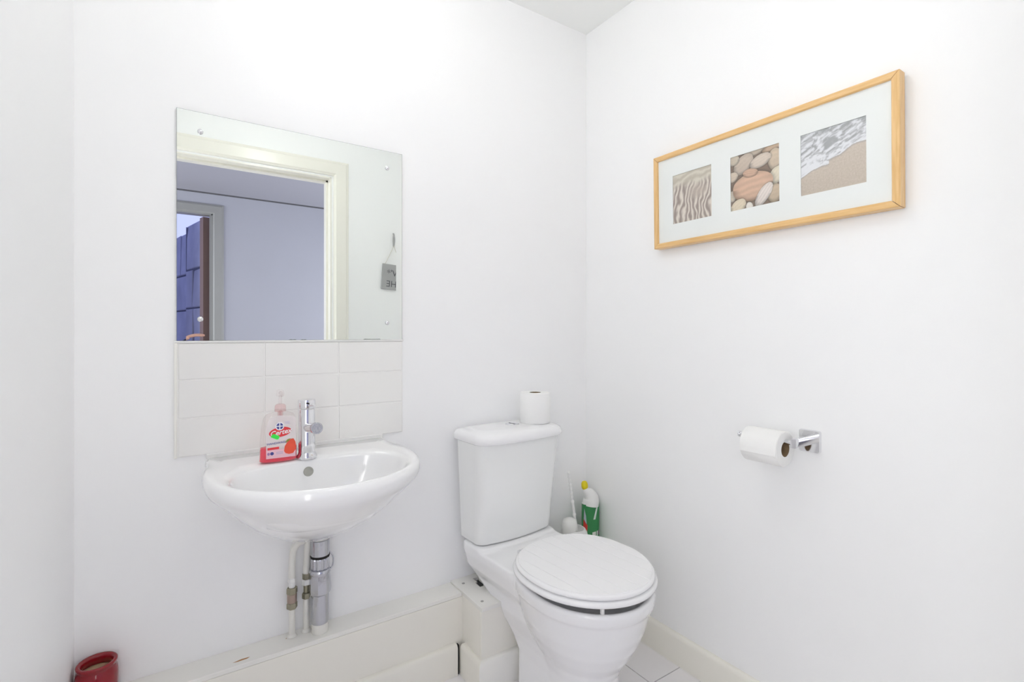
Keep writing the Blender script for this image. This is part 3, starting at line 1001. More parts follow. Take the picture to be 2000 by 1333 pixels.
def inner_oval_y(x, front, g=-0.0075):
    hx = 0.190 + g
    if abs(x) >= hx:
        return 0
    e = 1.97 if front else 2.35
    h_ = (0.2045 if front else 0.203) + g
    return h_ * (1 - (abs(x) / hx) ** e) ** (1 / e)


edges = [-0.1825, -0.137, -0.0885, -0.0415, 0.0045, 0.0505, 0.0965, 0.1415, 0.1825]
for a, b_ in zip(edges, edges[1:]):
    x0, x1 = a + 0.0011, b_ - 0.0011
    n = 16
    top, bot, tb, bb = [], [], [], []
    xs_ = [x0 + (x1 - x0) * i / n for i in range(n + 1)]
    outl = [(x, inner_oval_y(x, False)) for x in xs_] + [(x, -inner_oval_y(x, True)) for x in xs_[::-1]]
    outl = [p for i, p in enumerate(outl) if i == 0 or (Vector(p) - Vector(outl[i - 1])).length > 1e-5]
    cen = Vector((sum(p[0] for p in outl) / len(outl), sum(p[1] for p in outl) / len(outl)))

    def ins(p, d_):
        v = Vector(p)
        x = min(max(v.x, x0 + d_), x1 - d_)
        lim0, lim1 = inner_oval_y(x, False) - d_, -inner_oval_y(x, True) + d_
        return Vector((x, max(min(v.y, max(lim0, lim1)), min(lim0, lim1))))
    rings = []
    for z, d_ in ((0.4455, 0), (0.4468, 0), (0.4480, 0.0010)):
        ring = []
        for p in outl:
            q_ = ins(p, d_)
            ring.append((seat_c[0] + q_.x * c_ - q_.y * s_, seat_c[1] + q_.x * s_ + q_.y * c_, z))
        rings.append(ring)
    link('plank', loft(bmesh.new(), rings), M['seat'], lid)

# ------------------------------------------------------------------ toilet rolls
def roll_bm(r, h, rc, axis='z'):
    return lathe([(rc, 0), (r * 0.97, 0), (r, 0.002), (r, h - 0.002), (r * 0.97, h), (rc, h)], 56, axis=axis, cap0=False, cap1=False)


tr = tag(empty('toilet_roll', (-0.329, -0.088, 0.7955)), 'spare white toilet roll standing upright on the cistern lid', 'toilet roll')
link('paper', roll_bm(0.0555, 0.108, 0.021), M['paper'], tr, auto=40)
link('cardboard_core', lathe([(0.0212, 0.0005), (0.0212, 0.1075), (0.0200, 0.1075), (0.0200, 0.0005)], 32, cap0=False, cap1=False), M['card'], tr, auto=40)

# wall holder with roll
hd = tag(empty('toilet_roll_holder', (0, -0.888, 0.8300)), 'square chrome toilet roll holder mounted on the right wall', 'holder')
bm = bmesh.new()
prof = rrect(0, 0, 0, 0.027, 0.0295, 0.005)
rg = []
for d_, k in ((0.0, 1.0), (0.007, 1.0), (0.0095, 0.95)):
    rg.append([(-d_, p[0] * k, p[1] * k) for p in prof])
loft(bm, rg)
link('wall_plate', bm, M['chrome'], hd, auto=35)
bm = bmesh.new()
rg = []
for x in (-0.009, -0.060):
    rg.append([(x, p[0], p[1]) for p in rrect(0.008, 0, 0, 0.0075, 0.012, 0.002, 3)])
rg.append([(-0.0765, p[0], p[1]) for p in rrect(0.008, 0, 0, 0.0075, 0.012, 0.002, 3)])
loft(bm, rg)
link('arm', bm, M['chrome'], hd, auto=35)
bm = tube([(-0.070, 0.010, 0), (-0.070, 0.160, 0)], 0.0065, 20, smooth_k=1)
link('rail', bm, M['chrome'], hd, auto=50)
link('rail_end', lathe([(0, 0), (0.0085, 0), (0.0085, 0.004), (0, 0.004)], 20, axis='y', o=(-0.070, 0.163, 0), cap0=False, cap1=False), M['chrome'], hd, auto=40)
hr = tag(empty('toilet_roll', (-0.070, -0.857, 0.8175)), 'white toilet roll hanging on the chrome wall holder', 'toilet roll')
bm = roll_bm(0.0475, 0.102, 0.0205, 'y')
ob = link('paper', bm, M['paper'], hr, auto=40)
ob.scale = (1, -1, 1)
ob2 = link('cardboard_core', lathe([(0.0207, 0.0004), (0.0207, 0.1016), (0.0196, 0.1016), (0.0196, 0.0004)], 32, axis='y', cap0=False, cap1=False), M['card'], hr, auto=40)
ob2.scale = (1, -1, 1)
# loose end of the paper lying over the front of the roll
bm = bmesh.new()
pts_o = []
for i in range(20):
    a = R(95 + 92 * i / 19)
    pts_o.append((0.0483 * math.cos(a), 0.0483 * math.sin(a)))
pts_o += [(-0.0485, -0.014)]
pts_i = [(x * 0.985, z * 0.985) for x, z in pts_o][::-1]
pl = pts_o + pts_i
extrude_poly(bm, [(x, 0.001, z) for x, z in pl], (0, 0.100, 0))
link('loose_end', bm, M['paper'], hr, auto=40)
for c__ in hr.children:
    c__.location.z = -0.0075

# ------------------------------------------------------------------ bleach bottle
gb = tag(empty('toilet_cleaner_bottle', (-0.0455, -0.075, BKH), R(-20)), 'green toilet cleaner bottle with yellow cap in the corner', 'bottle')
link('bottle_body', loft(bmesh.new(), [sring(0, 0, z, hx, hy, n=2.3) for z, hx, hy in ((0, 0.030, 0.019), (0.004, 0.034, 0.022), (0.03, 0.035, 0.023), (0.13, 0.0355, 0.0235), (0.178, 0.0355, 0.023), (0.184, 0.0340, 0.022))]), M['wplastic'], gb, auto=50)
wr = link('label', loft(bmesh.new(), [sring(0, 0, z, hx, hy, n=2.3) for z, hx, hy in ((0.022, 0.0356, 0.0236), (0.13, 0.0362, 0.0242), (0.180, 0.0358, 0.0234))], False, False), M['green'], gb, smooth=True)
link('bent_neck', tube([(0.0, 0, 0.172), (0.002, 0, 0.188), (0.002, 0, 0.203), (-0.006, 0, 0.219), (-0.017, 0, 0.232), (-0.022, 0, 0.242)], [0.032, 0.032, 0.029, 0.0225, 0.0155, 0.0115], 24), M['wplastic'], gb, smooth=True)
rt = Vector((0, 0, 1)).rotation_difference(Vector((-0.12, 0, 1)).normalized()).to_matrix()
link('cap', lathe([(0.0, 0), (0.0095, 0.0), (0.0128, 0.006), (0.0135, 0.014), (0.0122, 0.024), (0.0085, 0.031), (0, 0.034)], 24, o=(-0.023, 0, 0.237), rot=rt, cap0=False, cap1=False), M['yellow'], gb, smooth=True)


def bottle_decal(name, quad, m, parent, off=0.0004):
    """quad in (angle degrees, height) wrapped around the label"""
    bm = bmesh.new()
    rows = []
    for k in range(2):
        (a0, z0), (a1, z1) = (quad[0], quad[1]) if k == 0 else (quad[3], quad[2])
        row = []
        for i in range(7):
            a = R(a0 + (a1 - a0) * i / 6)
            z = z0 + (z1 - z0) * i / 6
            c, s = math.cos(a), math.sin(a)
            row.append((math.copysign(abs(c) ** (2 / 2.3), c) * (0.0362 + off), math.copysign(abs(s) ** (2 / 2.3), s) * (0.0242 + off), z))
        rows.append([bm.verts.new(p) for p in row])
    for i in range(6):
        bm.faces.new((rows[0][i], rows[0][i + 1], rows[1][i + 1], rows[1][i]))
    return link(name, bm, m, parent)


bottle_decal('red_patch', [(200, 0.092), (236, 0.074), (238, 0.100), (204, 0.122)], flat('label_red', (0.62, 0.05, 0.04)), wr)
bottle_decal('pale_patch', [(206, 0.124), (232, 0.104), (226, 0.138), (212, 0.166)], flat('label_pale', (0.42, 0.46, 0.52)), wr, 0.0006)
bottle_decal('white_stripe', [(272, 0.122), (284, 0.122), (312, 0.182), (298, 0.182)], flat('label_white', (0.62, 0.70, 0.66)), wr, 0.0006)
bottle_decal('white_box', [(268, 0.052), (288, 0.054), (288, 0.074), (268, 0.072)], flat('label_white', (0.72, 0.76, 0.70)), wr, 0.0006)
bottle_decal('white_box', [(294, 0.055), (304, 0.056), (304, 0.076), (294, 0.075)], flat('label_white', (0.72, 0.76, 0.74)), wr, 0.0006)
bottle_decal('mauve_box', [(308, 0.058), (322, 0.060), (322, 0.078), (308, 0.076)], flat('label_mauve', (0.25, 0.16, 0.25)), wr, 0.0006)

# ------------------------------------------------------------------ toilet brush
tb = tag(empty('toilet_brush', (-0.152, -0.098, BKH)), 'white plastic toilet brush in a round pot between cistern and green bottle', 'toilet brush')
link('pot', lathe([(0, 0), (0.046, 0), (0.052, 0.006), (0.056, 0.04), (0.055, 0.075), (0.050, 0.098), (0.044, 0.108), (0.040, 0.111), (0.038, 0.108), (0.040, 0.09), (0, 0.085)], 40, cap0=False, cap1=False), M['wplastic'], tb, smooth=True)
cupm = mat('frosted_cup_plastic', (0.80, 0.80, 0.77), 0.4)
link('brush_head_guard', lathe([(0.006, 0.080), (0.024, 0.082), (0.030, 0.10), (0.031, 0.125), (0.026, 0.146), (0.012, 0.153), (0.0, 0.155)], 32, o=(-0.022, 0.0, 0), cap0=False, cap1=False), cupm, tb, smooth=True)
path = []
rad = []
N = 60
for i in range(N + 1):
    f = i / N
    z = 0.085 + f * 0.245
    path.append((0.018 - 0.042 * f, 0.004, z))
    r = 0.0050
    if f > 0.52:
        r = 0.0052 + 0.0012 * math.cos((f - 0.52) * 95)
    if 0.29 < f < 0.33 or 0.485 < f < 0.52:
        r = 0.0072
    if f > 0.985:
        r = 0.003
    rad.append(r)
link('handle', tube(path, rad, 14, smooth_k=1), M['wplastic'], tb, smooth=True)

# ------------------------------------------------------------------ red jar
rj = tag(empty('candle_jar', (-1.572, -0.043, BXH)), 'glossy red candle jar standing on the boxing in the left corner', 'jar')
link('jar_body', lathe([(0, 0), (0.032, 0), (0.037, 0.004), (0.040, 0.02), (0.0405, 0.06), (0.039, 0.074), (0.0355, 0.080), (0.0350, 0.084), (0.0385, 0.088), (0.0388, 0.092), (0.037, 0.094), (0.032, 0.0935), (0.0285, 0.088), (0.030, 0.078), (0.0345, 0.07), (0.0345, 0.055), (0, 0.055)], 56, cap0=False, cap1=False), M['redglaze'], rj, smooth=True)
link('wax', lathe([(0, 0.052), (0.0343, 0.052), (0.0343, 0.0705), (0.030, 0.069), (0.012, 0.066), (0, 0.065)], 40, cap0=False, cap1=False), M['wax'], rj, smooth=True)
link('wick', tube([(0, 0, 0.064), (0.001, 0, 0.072), (0.003, 0, 0.076)], 0.001, 8), M['dark'], rj)

# ------------------------------------------------------------------ framed picture
pf = tag(empty('framed_picture', (0, -0.7425, 1.570)), 'long beech framed picture with three beach photographs on the right wall', 'picture')
PY0, PY1, PZ0, PZ1, FD, FW = 0.3575, -0.3575, -0.1580, 0.1580, 0.030, 0.0170
LEAN = 0.010


def fx(x, z):   # the top leans a little out from the wall
    return x - 0.004 - LEAN * (z - PZ0) / (PZ1 - PZ0) * 0.5


def stile(a0, a1, i0, i1, gapn=0.0):
    """a0,a1 outer corners (y,z); i0,i1 inner corners"""
    bm = bmesh.new()
    rings = []
    for (oy, oz), (iy, iz) in ((a0, i0), (a1, i1)):
        my, mz = (oy + iy) / 2, (oz + iz) / 2
        rings.append([(fx(0, oz), oy, oz), (fx(-FD + 0.002, oz), oy, oz), (fx(-FD, oz), oy + (iy - oy) * 0.12, oz + (iz - oz) * 0.12), (fx(-FD, iz), iy + (oy - iy) * 0.1, iz + (oz - iz) * 0.1),
                      (fx(-FD + 0.002, iz), iy, iz), (fx(0, iz), iy, iz)])
    loft(bm, rings)
    return link('frame_rail', bm, M['woodv'] if abs(a0[0] - a1[0]) < 0.01 else M['wood'], pf, auto=30)


O = [(PY0, PZ1), (PY1, PZ1), (PY1, PZ0), (PY0, PZ0)]
I = [(PY0 - FW, PZ1 - FW), (PY1 + FW, PZ1 - FW), (PY1 + FW, PZ0 + FW), (PY0 - FW, PZ0 + FW)]
g_ = 0.0008
for k in range(4):
    a, b_ = O[k], O[(k + 1) % 4]
    c, d__ = I[k], I[(k + 1) % 4]
    u = Vector((b_[0] - a[0], b_[1] - a[1])).normalized() * g_
    stile((a[0] + u.x, a[1] + u.y), (b_[0] - u.x, b_[1] - u.y), (c[0] + u.x, c[1] + u.y), (d__[0] - u.x, d__[1] - u.y))
boxo('backing_board', (-0.010, -0.001, PY1 + 0.004, PY0 - 0.004, PZ0 + 0.004, PZ1 - 0.004), M['card'], pf)


def sheared_box(name, x0, x1, y0, y1, z0, z1, m):
    bm = box(bmesh.new(), x0, x1, y0, y1, z0, z1)
    for v in bm.verts:
        v.co.x = fx(v.co.x, v.co.z)
    return link(name, bm, m, pf)


gy0, gy1 = PY1 + FW - 0.003, PY0 - FW + 0.003
# mount with three openings (y measured from the picture centre)
wins = [(-0.607 + 0.7425, -0.4605 + 0.7425), (-0.8185 + 0.7425, -0.6716 + 0.7425), (-1.0295 + 0.7425, -0.876 + 0.7425)]
wz0, wz1 = 1.4870 - 1.570, 1.6485 - 1.570
bm = bmesh.new()
ys = sorted([gy0, gy1] + [v for w in wins for v in w])
for i in range(len(ys) - 1):
    y0, y1 = ys[i], ys[i + 1]
    if any(abs(y0 - w[0]) < 1e-6 for w in wins):
        box(bm, -0.0225, -0.0205, y0, y1, PZ0 + FW - 0.003, wz0)
        box(bm, -0.0225, -0.0205, y0, y1, wz1, PZ1 - FW + 0.003)
    else:
        box(bm, -0.0225, -0.0205, y0, y1, PZ0 + FW - 0.003, PZ1 - FW + 0.003)
for v in bm.verts:
    v.co.x = fx(v.co.x, v.co.z)
link('mount', bm, M['mat'], pf)
gl = sheared_box('glass', -0.0250, -0.0238, gy0, gy1, PZ0 + FW - 0.003, PZ1 - FW + 0.003, M['glass'])


def fbm(x, y, o=4, s=0.0):
    v, a, f = 0, 0.5, 1
    for _ in range(o):
        v += a * noise.noise(Vector((x * f, y * f, s)))
        a *= 0.5
        f *= 2.03
    return v


def lerp(a, b, t):
    t = max(0, min(1, t))
    return [p + (q - p) * t for p, q in zip(a, b)]


def sand(u, v):
    w = fbm(u * 2.5, v * 2.5, 3, 7.0)
    top = max(0, min(1, (v - 0.62) * 5 + w * 1.5))
    ph = (u * 13 + 2.2 * (v - 0.2) * (u - 0.3) + 3.6 * fbm(u * 2.6, v * 2.0, 3, 3.0)) * (1.1 - 0.25 * v) * 6.283 * 0.75
    rp = 0.5 + 0.5 * math.sin(ph + 1.4 * math.sin(v * 5))
    rp = rp ** 1.3
    lo = lerp((0.36, 0.29, 0.26), (0.80, 0.73, 0.66), rp)
    rp2 = 0.5 + 0.5 * math.sin(v * 42 + 7 * fbm(u * 3, v * 3, 3, 1.0) - u * 6)
    hi = lerp((0.56, 0.50, 0.42), (0.74, 0.69, 0.60), rp2 * 0.8 + 0.2 * w)
    c = lerp(lo, hi, top)
    dn = max(0, 1 - (((u - 0.62) / 0.28) ** 2 + ((v - 0.56) / 0.16) ** 2))
    c = lerp(c, (0.56, 0.48, 0.42), dn * 0.8)
    g = 1 + 0.10 * fbm(u * 40, v * 40, 2, 2.0)
    return [x * g for x in c]


PEB = [(0.46, 0.38, 0.40, 0.25, 0.05, (0.68, 0.46, 0.34)), (0.42, 0.62, 0.15, 0.075, -0.1, (0.63, 0.42, 0.31)),
       (0.68, 0.19, 0.23, 0.11, 0.85, (0.78, 0.70, 0.66)), (0.17, 0.08, 0.17, 0.12, 0.5, (0.74, 0.64, 0.50)), (0.40, 0.03, 0.07, 0.09, 0.2, (0.80, 0.75, 0.70)),
       (0.93, 0.47, 0.16, 0.13, 0.7, (0.76, 0.69, 0.56)), (0.62, 0.78, 0.21, 0.11, 0.25, (0.70, 0.60, 0.52)), (0.28, 0.80, 0.22, 0.15, 0.55, (0.60, 0.50, 0.42)),
       (0.90, 0.74, 0.14, 0.18, 0.0, (0.66, 0.54, 0.42)), (0.90, 0.97, 0.25, 0.07, 0.2, (0.60, 0.44, 0.32)), (0.05, 0.62, 0.12, 0.09, 0.2, (0.66, 0.56, 0.46)),
       (0.88, 0.18, 0.14, 0.16, 0.1, (0.60, 0.48, 0.36)), (0.50, 0.97, 0.22, 0.07, 0.1, (0.55, 0.46, 0.38)), (0.05, 0.28, 0.08, 0.10, 0.0, (0.70, 0.62, 0.52)), (0.08, 0.92, 0.12, 0.10, 0.0, (0.62, 0.54, 0.44))]
ORD = [12, 7, 9, 8, 11, 14, 10, 13, 6, 5, 0, 3, 4, 2, 1]


def pebbles(u, v):
    c = [0.26, 0.19, 0.15]
    for k in ORD:
        px, py, a, b2_, an, col = PEB[k]
        dx, dy_ = u - px, v - py
        x = dx * math.cos(an) + dy_ * math.sin(an)
        y = -dx * math.sin(an) + dy_ * math.cos(an)
        wob = 1 + 0.05 * noise.noise(Vector((math.atan2(y / b2_, x / a) * 1.3, k, 0)))
        r = math.sqrt((x / a) ** 2 + (y / b2_) ** 2) / wob
        if r < 1:
            st_ = 1 + 0.07 * math.sin((y / b2_) * 14 + 3 * fbm(u * 3, v * 3, 2, k)) * (1.0 if k in (0, 1, 2) else 0.4)
            up = (y / b2_) if k != 1 else (y / b2_)
            tone = (1.0 - 0.55 * max(0, r - 0.62) / 0.38 * (0.9 if dy_ < 0 else 0.25)) * (1 + 0.10 * dy_ / max(a, b2_))
            c = [min(1, q * st_ * tone * 1.02) for q in col]
        elif r < 1.16:
            c = lerp([q * 0.62 for q in c], c, (r - 1) / 0.16)
    return [x * (1 + 0.08 * fbm(u * 30, v * 30, 2, 5.0)) for x in c]


def sea(u, v):
    w = fbm(u * 4, v * 4, 4, 11.0)
    edge = 0.30 + 0.18 * min(1, u * 1.9) + 0.10 * max(0, u - 0.45) * 1.8 + 0.03 * math.sin(u * 9) + 0.05 * w
    if u > 0.45:
        edge = edge + 0.05
    if v < edge:
        grain = fbm(u * 45, v * 45, 2, 4.0)
        c = lerp((0.52, 0.44, 0.36), (0.66, 0.57, 0.50), 0.5 + grain + (v * 0.6))
        if edge - v < 0.035:
            c = lerp((0.44, 0.39, 0.37), c, (edge - v) / 0.035)
        return c
    d_ = v - edge
    foam = fbm(u * 7 + w * 2 + v * 4, v * 20 - u * 9, 4, 6.0)
    n_ = 0.52 + foam * 2.6
    if d_ < 0.10:
        n_ += 0.5 - d_ * 3
    if u < 0.35 and v < 0.62:
        n_ += 0.5
    c = lerp((0.40, 0.40, 0.42), (0.84, 0.84, 0.88), n_)
    if v > 0.8:
        c = lerp(c, (0.42, 0.43, 0.43), (v - 0.8) * 3 * (0.5 - foam))
    return c


labels = [('photo_print', 'square photograph of rippled pale sand', sand), ('photo_print', 'square photograph of rounded beach pebbles', pebbles), ('photo_print', 'square photograph of sea foam on wet sand', sea)]
for (w0, w1), (nm, lbl, fn) in zip(wins, labels):
    NU, NV = 150, 160
    bm = bmesh.new()
    y0, y1, z0, z1 = w0 - 0.003, w1 + 0.003, wz0 - 0.003, wz1 + 0.003
    gv = []
    cols = []
    for j in range(NV + 1):
        row = []
        for i in range(NU + 1):
            u, v = i / NU, j / NV      # u runs to the viewer's right, i.e. towards -y
            z = z0 + (z1 - z0) * v
            row.append(bm.verts.new((fx(-0.0198, z), y1 + (y0 - y1) * u, z)))
            cols.append(fn(u, v))
        gv.append(row)
    for j in range(NV):
        for i in range(NU):
            bm.faces.new((gv[j][i], gv[j][i + 1], gv[j + 1][i + 1], gv[j + 1][i]))
    o = link(nm, bm, M['print'], pf)
    o['label'] = lbl
    ca = o.data.color_attributes.new('print', 'FLOAT_COLOR', 'POINT')
    buf = []
    for c in cols:
        # clamp each print colour
        cc = [max(0.0, min(1.0, x)) for x in c]
        buf += [cc[0], cc[1], cc[2], 1.0]
    ca.data.foreach_set('color', buf)

# ------------------------------------------------------------------ hanging plaque on the wall facing the mirror
pq = tag(empty('hanging_plaque', (-0.325, YF, 1.73)), 'small grey wooden plaque hanging by string, seen in the mirror', 'plaque')
link('hook', tube([(0.035, 0.0, 0.010), (0.035, 0.012, 0.008), (0.035, 0.014, -0.03), (0.035, 0.010, -0.065), (0.035, 0.004, -0.07)], [0.003, 0.004, 0.007, 0.005, 0.003], 10), M['plaque'], pq, smooth=True)
link('string', tube([(0.035, 0.014, -0.065), (0.008, 0.010, -0.125), (-0.022, 0.010, -0.185)], 0.0016, 8, smooth_k=1), M['string'], pq)
link('string', tube([(0.035, 0.014, -0.065), (0.058, 0.010, -0.125), (0.075, 0.010, -0.19)], 0.0016, 8, smooth_k=1), M['string'], pq)
bd = boxo('board', (-0.062, 0.062, 0, 0.012, -0.078, 0.078), M['plaque'], pq, bevel=0.001, loc=(0.022, 0.002, -0.262), rot=(0, R(4), 0))
text_obj("V'*", 0.055, M['plaqued'], bd, (0.0, 0.0125, 0.022), (R(90), 0, R(180)), 'lettering')
text_obj('HE', 0.055, M['plaqued'], bd, (0.0, 0.0125, -0.045), (R(90), 0, R(180)), 'lettering')

# ------------------------------------------------------------------ person kneeling in the corridor (only a hand shows in the mirror)
ps = tag(empty('person', (-1.95, -2.15, 0)), 'person in dark top kneeling in the corridor, hand reaching out, seen in the mirror', 'person')
PO = Vector((-1.95, -2.15, 0))


def skinned(name, verts, edges, radii, m, parent, root=0, sub=2):
    me_ = bpy.data.meshes.new(name)
    me_.from_pydata([Vector(v) - PO for v in verts], edges, [])
    o = bpy.data.objects.new(name, me_)
    COL.objects.link(o)
    sk = o.modifiers.new('skin', 'SKIN')
    sk.use_smooth_shade = True
    for i, r_ in enumerate(radii):
        rr = r_ if isinstance(r_, tuple) else (r_, r_)
        me_.skin_vertices[0].data[i].radius = rr
        me_.skin_vertices[0].data[i].use_root = (i == root)
    sb_ = o.modifiers.new('sub', 'SUBSURF')
    sb_.levels = sb_.render_levels = sub
    bpy.context.view_layer.update()
    me2 = bpy.data.meshes.new_from_object(o.evaluated_get(bpy.context.evaluated_depsgraph_get()))
    o.modifiers.clear()
    o.data = me2
    bpy.data.meshes.remove(me_)
    me2.materials.clear()
    me2.materials.append(m)
    for p in me2.polygons:
        p.use_smooth = True
    o.parent = parent
    return o


J = {'pelvis': (-1.95, -2.15, 0.46), 'waist': (-1.95, -2.14, 0.62), 'chest': (-1.945, -2.12, 0.82), 'neckb': (-1.94, -2.11, 0.98), 'neck': (-1.935, -2.10, 1.05), 'headb': (-1.925, -2.085, 1.10),
     'shR': (-1.785, -2.12, 0.945), 'elR': (-1.575, -2.03, 0.845), 'wrR': (-1.415, -2.00, 1.045), 'paR': (-1.372, -2.00, 1.090),
     'shL': (-2.10, -2.12, 0.945), 'elL': (-2.19, -2.06, 0.69), 'wrL': (-2.10, -1.88, 0.54), 'paL': (-2.07, -1.83, 0.515),
     'hipR': (-1.865, -2.15, 0.44), 'knR': (-1.85, -1.76, 0.50), 'anR': (-1.85, -1.80, 0.10), 'toR': (-1.85, -1.68, 0.04),
     'hipL': (-2.035, -2.15, 0.44), 'knL': (-2.05, -1.95, 0.085), 'anL': (-2.05, -2.36, 0.085), 'toL': (-2.05, -2.44, 0.045)}
names = list(J)
ix = {n: i for i, n in enumerate(names)}
E_ = [('pelvis', 'waist'), ('waist', 'chest'), ('chest', 'neckb'), ('neckb', 'neck'), ('neck', 'headb'), ('chest', 'shR'), ('shR', 'elR'), ('elR', 'wrR'), ('wrR', 'paR'),
      ('chest', 'shL'), ('shL', 'elL'), ('elL', 'wrL'), ('wrL', 'paL'), ('pelvis', 'hipR'), ('hipR', 'knR'), ('knR', 'anR'), ('anR', 'toR'), ('pelvis', 'hipL'), ('hipL', 'knL'), ('knL', 'anL'), ('anL', 'toL')]
RD = {'pelvis': 0.115, 'waist': 0.108, 'chest': 0.125, 'neckb': 0.06, 'neck': 0.052, 'headb': 0.055, 'shR': 0.055, 'elR': 0.040, 'wrR': 0.026, 'paR': (0.030, 0.018),
      'shL': 0.055, 'elL': 0.040, 'wrL': 0.026, 'paL': (0.030, 0.018), 'hipR': 0.085, 'knR': 0.058, 'anR': 0.038, 'toR': 0.032, 'hipL': 0.085, 'knL': 0.058, 'anL': 0.038, 'toL': 0.032}
RB = dict(RD, pelvis=0.085, waist=0.085, chest=0.095, neckb=0.05, hipR=0.07, hipL=0.07, shR=0.045, shL=0.045)
body = skinned('body', [J[n] for n in names], [(ix[a], ix[b_]) for a, b_ in E_], [RB[n] for n in names], M['skin'], ps)


def chain(name, jn, grow, m, ends=None, root=0):
    pts = [J[n] if isinstance(n, str) else n for n in jn[0]]
    return skinned(name, pts, jn[1], [tuple(q + grow for q in r_) if isinstance(r_, tuple) else r_ + grow for r_ in jn[2]], m, ps, root)


chain('jumper', (['pelvis', 'waist', 'chest', 'neckb', 'shR', 'elR', (-1.380, -2.0, 1.083), 'shL', 'elL', (-2.105, -1.885, 0.545)],
                 [(0, 1), (1, 2), (2, 3), (2, 4), (4, 5), (5, 6), (2, 7), (7, 8), (8, 9)],
                 [RD['pelvis'], RD['waist'], RD['chest'], 0.055, 0.055, 0.040, 0.027, 0.055, 0.040, 0.027]), 0.014, M['cloth'])
chain('trousers', (['pelvis', 'hipR', 'knR', 'anR', 'hipL', 'knL', 'anL', (-1.95, -2.147, 0.54)],
                   [(0, 1), (1, 2), (2, 3), (0, 4), (4, 5), (5, 6), (0, 7)], [RD['pelvis'], 0.085, 0.058, 0.040, 0.085, 0.058, 0.040, 0.110]), 0.010, M['jeans'])
for a, b_ in (('anR', 'toR'), ('anL', 'toL')):
    A_, B_ = Vector(J[a]), Vector(J[b_])
    h_ = A_ + (A_ - B_).normalized() * 0.03
    h_.z = 0.045 if a == 'anR' else A_.z
    skinned('shoe', [h_, (A_ + B_) / 2 - Vector((0, 0, 0.015 if a == 'anR' else 0)), B_ + (B_ - A_).normalized() * 0.05], [(0, 1), (1, 2)], [0.042, 0.045, 0.036], M['dark'], ps, 1)


def hand(palm, d_, up_, side, curl=0.25, name='finger'):
    d_ = Vector(d_).normalized()
    up_ = (Vector(up_) - d_ * Vector(up_).dot(d_)).normalized()
    sd = d_.cross(up_) * side
    for k, (off, ln) in enumerate(((-0.026, 0.066), (-0.009, 0.075), (0.009, 0.070), (0.025, 0.056))):
        p0 = Vector(palm) + sd * off * 0.9
        q_ = [p0]
        cur, dd = p0 + d_ * 0.030, d_.copy()
        q_.append(cur.copy())
        for s_ in (0.45, 0.32, 0.23):
            dd = (dd - up_ * curl).normalized()
            cur = cur + dd * ln * s_
            q_.append(cur.copy())
        skinned(name, q_, [(i, i + 1) for i in range(4)], [0.0095, 0.0092, 0.0085, 0.0078, 0.0062], M['skin'], ps)
    p0 = Vector(palm) - d_ * 0.018 - sd * 0.018
    skinned('thumb', [p0, p0 - sd * 0.026 + d_ * 0.020, p0 - sd * 0.034 + d_ * 0.045 - up_ * 0.008], [(0, 1), (1, 2)], [0.013, 0.011, 0.0085], M['skin'], ps)


hand(J['paR'], (0.72, 0.15, 0.35), (-0.35, 0, 0.8), 1)
hand(J['paL'], (0.45, 0.85, -0.35), (0, 0.3, 1), -1, 0.15)

# head looking along the corridor doorway towards the basin
hd_c = Vector((-1.905, -2.065, 1.195))
fwd = Vector((0.35, 0.92, -0.06)).normalized()
sdv = fwd.cross(Vector((0, 0, 1))).normalized()
upv = sdv.cross(fwd)
MH = Matrix((sdv, fwd, upv)).transposed()


def hp(x, y, z):
    return hd_c + MH @ Vector((x, y, z)) - PO


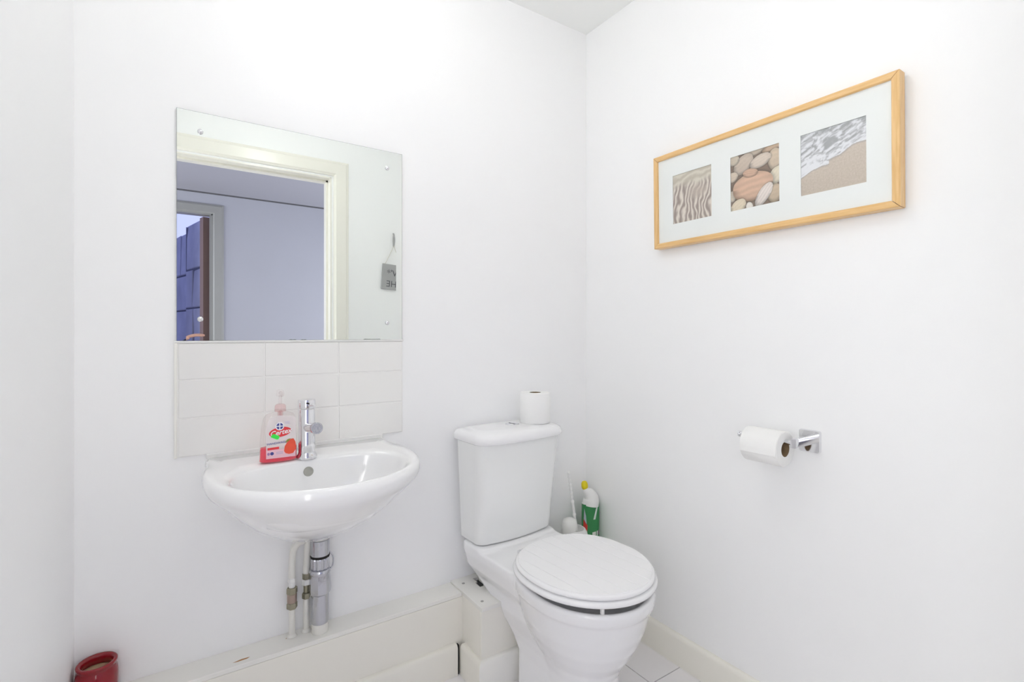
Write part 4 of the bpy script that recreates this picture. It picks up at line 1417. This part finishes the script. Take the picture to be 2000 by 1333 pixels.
rg = []
for z, w_, f_, bk in ((-0.118, 0.020, 0.075, -0.035), (-0.112, 0.034, 0.088, -0.01), (-0.095, 0.046, 0.092, 0.03), (-0.07, 0.056, 0.090, 0.06), (-0.04, 0.064, 0.090, 0.078), (0.0, 0.070, 0.089, 0.092), (0.04, 0.073, 0.088, 0.098), (0.075, 0.066, 0.076, 0.088), (0.10, 0.050, 0.052, 0.064), (0.114, 0.026, 0.026, 0.034), (0.117, 0.008, 0.008, 0.012)):
    cy_ = (f_ - max(bk, -f_)) / 2 if bk > 0 else (f_ - 0.03) * 0.5
    hl = (f_ + bk) / 2 if bk > 0 else f_ * 0.45
    rg.append([hp(w_ * math.cos(2 * math.pi * i / 32), cy_ + hl * math.sin(2 * math.pi * i / 32), z) for i in range(32)])
link('head', loft(bmesh.new(), rg), M['skin'], ps, smooth=True)
bm = bmesh.new()
tube([hp(0, 0.086, 0.012), hp(0, 0.096, -0.012), hp(0, 0.108, -0.034), hp(0, 0.092, -0.044)], [0.006, 0.009, 0.013, 0.008], 12, bm)
link('nose', bm, M['skin'], ps, smooth=True)
for s_ in (-1, 1):
    link('eye', tube([hp(s_ * 0.030, 0.076, 0.004), hp(s_ * 0.030, 0.0885, 0.004)], [0.013, 0.007], 16, smooth_k=1), M['wplastic'], ps, smooth=True)
    link('pupil', tube([hp(s_ * 0.030, 0.086, 0.004), hp(s_ * 0.030, 0.0895, 0.004)], 0.0045, 12, smooth_k=1), M['dark'], ps)
    link('eyebrow', tube([hp(s_ * 0.014, 0.088, 0.024), hp(s_ * 0.030, 0.088, 0.029), hp(s_ * 0.046, 0.078, 0.024)], 0.0035, 8), M['hair'], ps, smooth=True)
    link('ear', tube([hp(s_ * 0.068, -0.006, 0.020), hp(s_ * 0.078, -0.014, 0.006), hp(s_ * 0.074, -0.008, -0.022), hp(s_ * 0.066, 0.0, -0.034)], [0.010, 0.013, 0.010, 0.007], 10), M['skin'], ps, smooth=True)
link('mouth', tube([hp(-0.024, 0.080, -0.068), hp(0, 0.092, -0.066), hp(0.024, 0.080, -0.068)], [0.003, 0.0055, 0.003], 10), flat('lips', (0.50, 0.20, 0.18)), ps, smooth=True)
rg = []
for z, w_, f_, bk in ((-0.055, 0.058, -0.035, 0.085), (-0.01, 0.074, -0.02, 0.102), (0.04, 0.079, 0.045, 0.107), (0.062, 0.078, 0.088, 0.104), (0.085, 0.070, 0.082, 0.092), (0.11, 0.052, 0.056, 0.068), (0.125, 0.024, 0.026, 0.032), (0.128, 0.006, 0.006, 0.01)):
    cy_, hl = (f_ - bk) / 2, (f_ + bk) / 2
    rg.append([hp(w_ * math.cos(2 * math.pi * i / 32), cy_ + hl * math.sin(2 * math.pi * i / 32), z) for i in range(32)])
link('hair', loft(bmesh.new(), rg), M['hair'], ps, smooth=True)
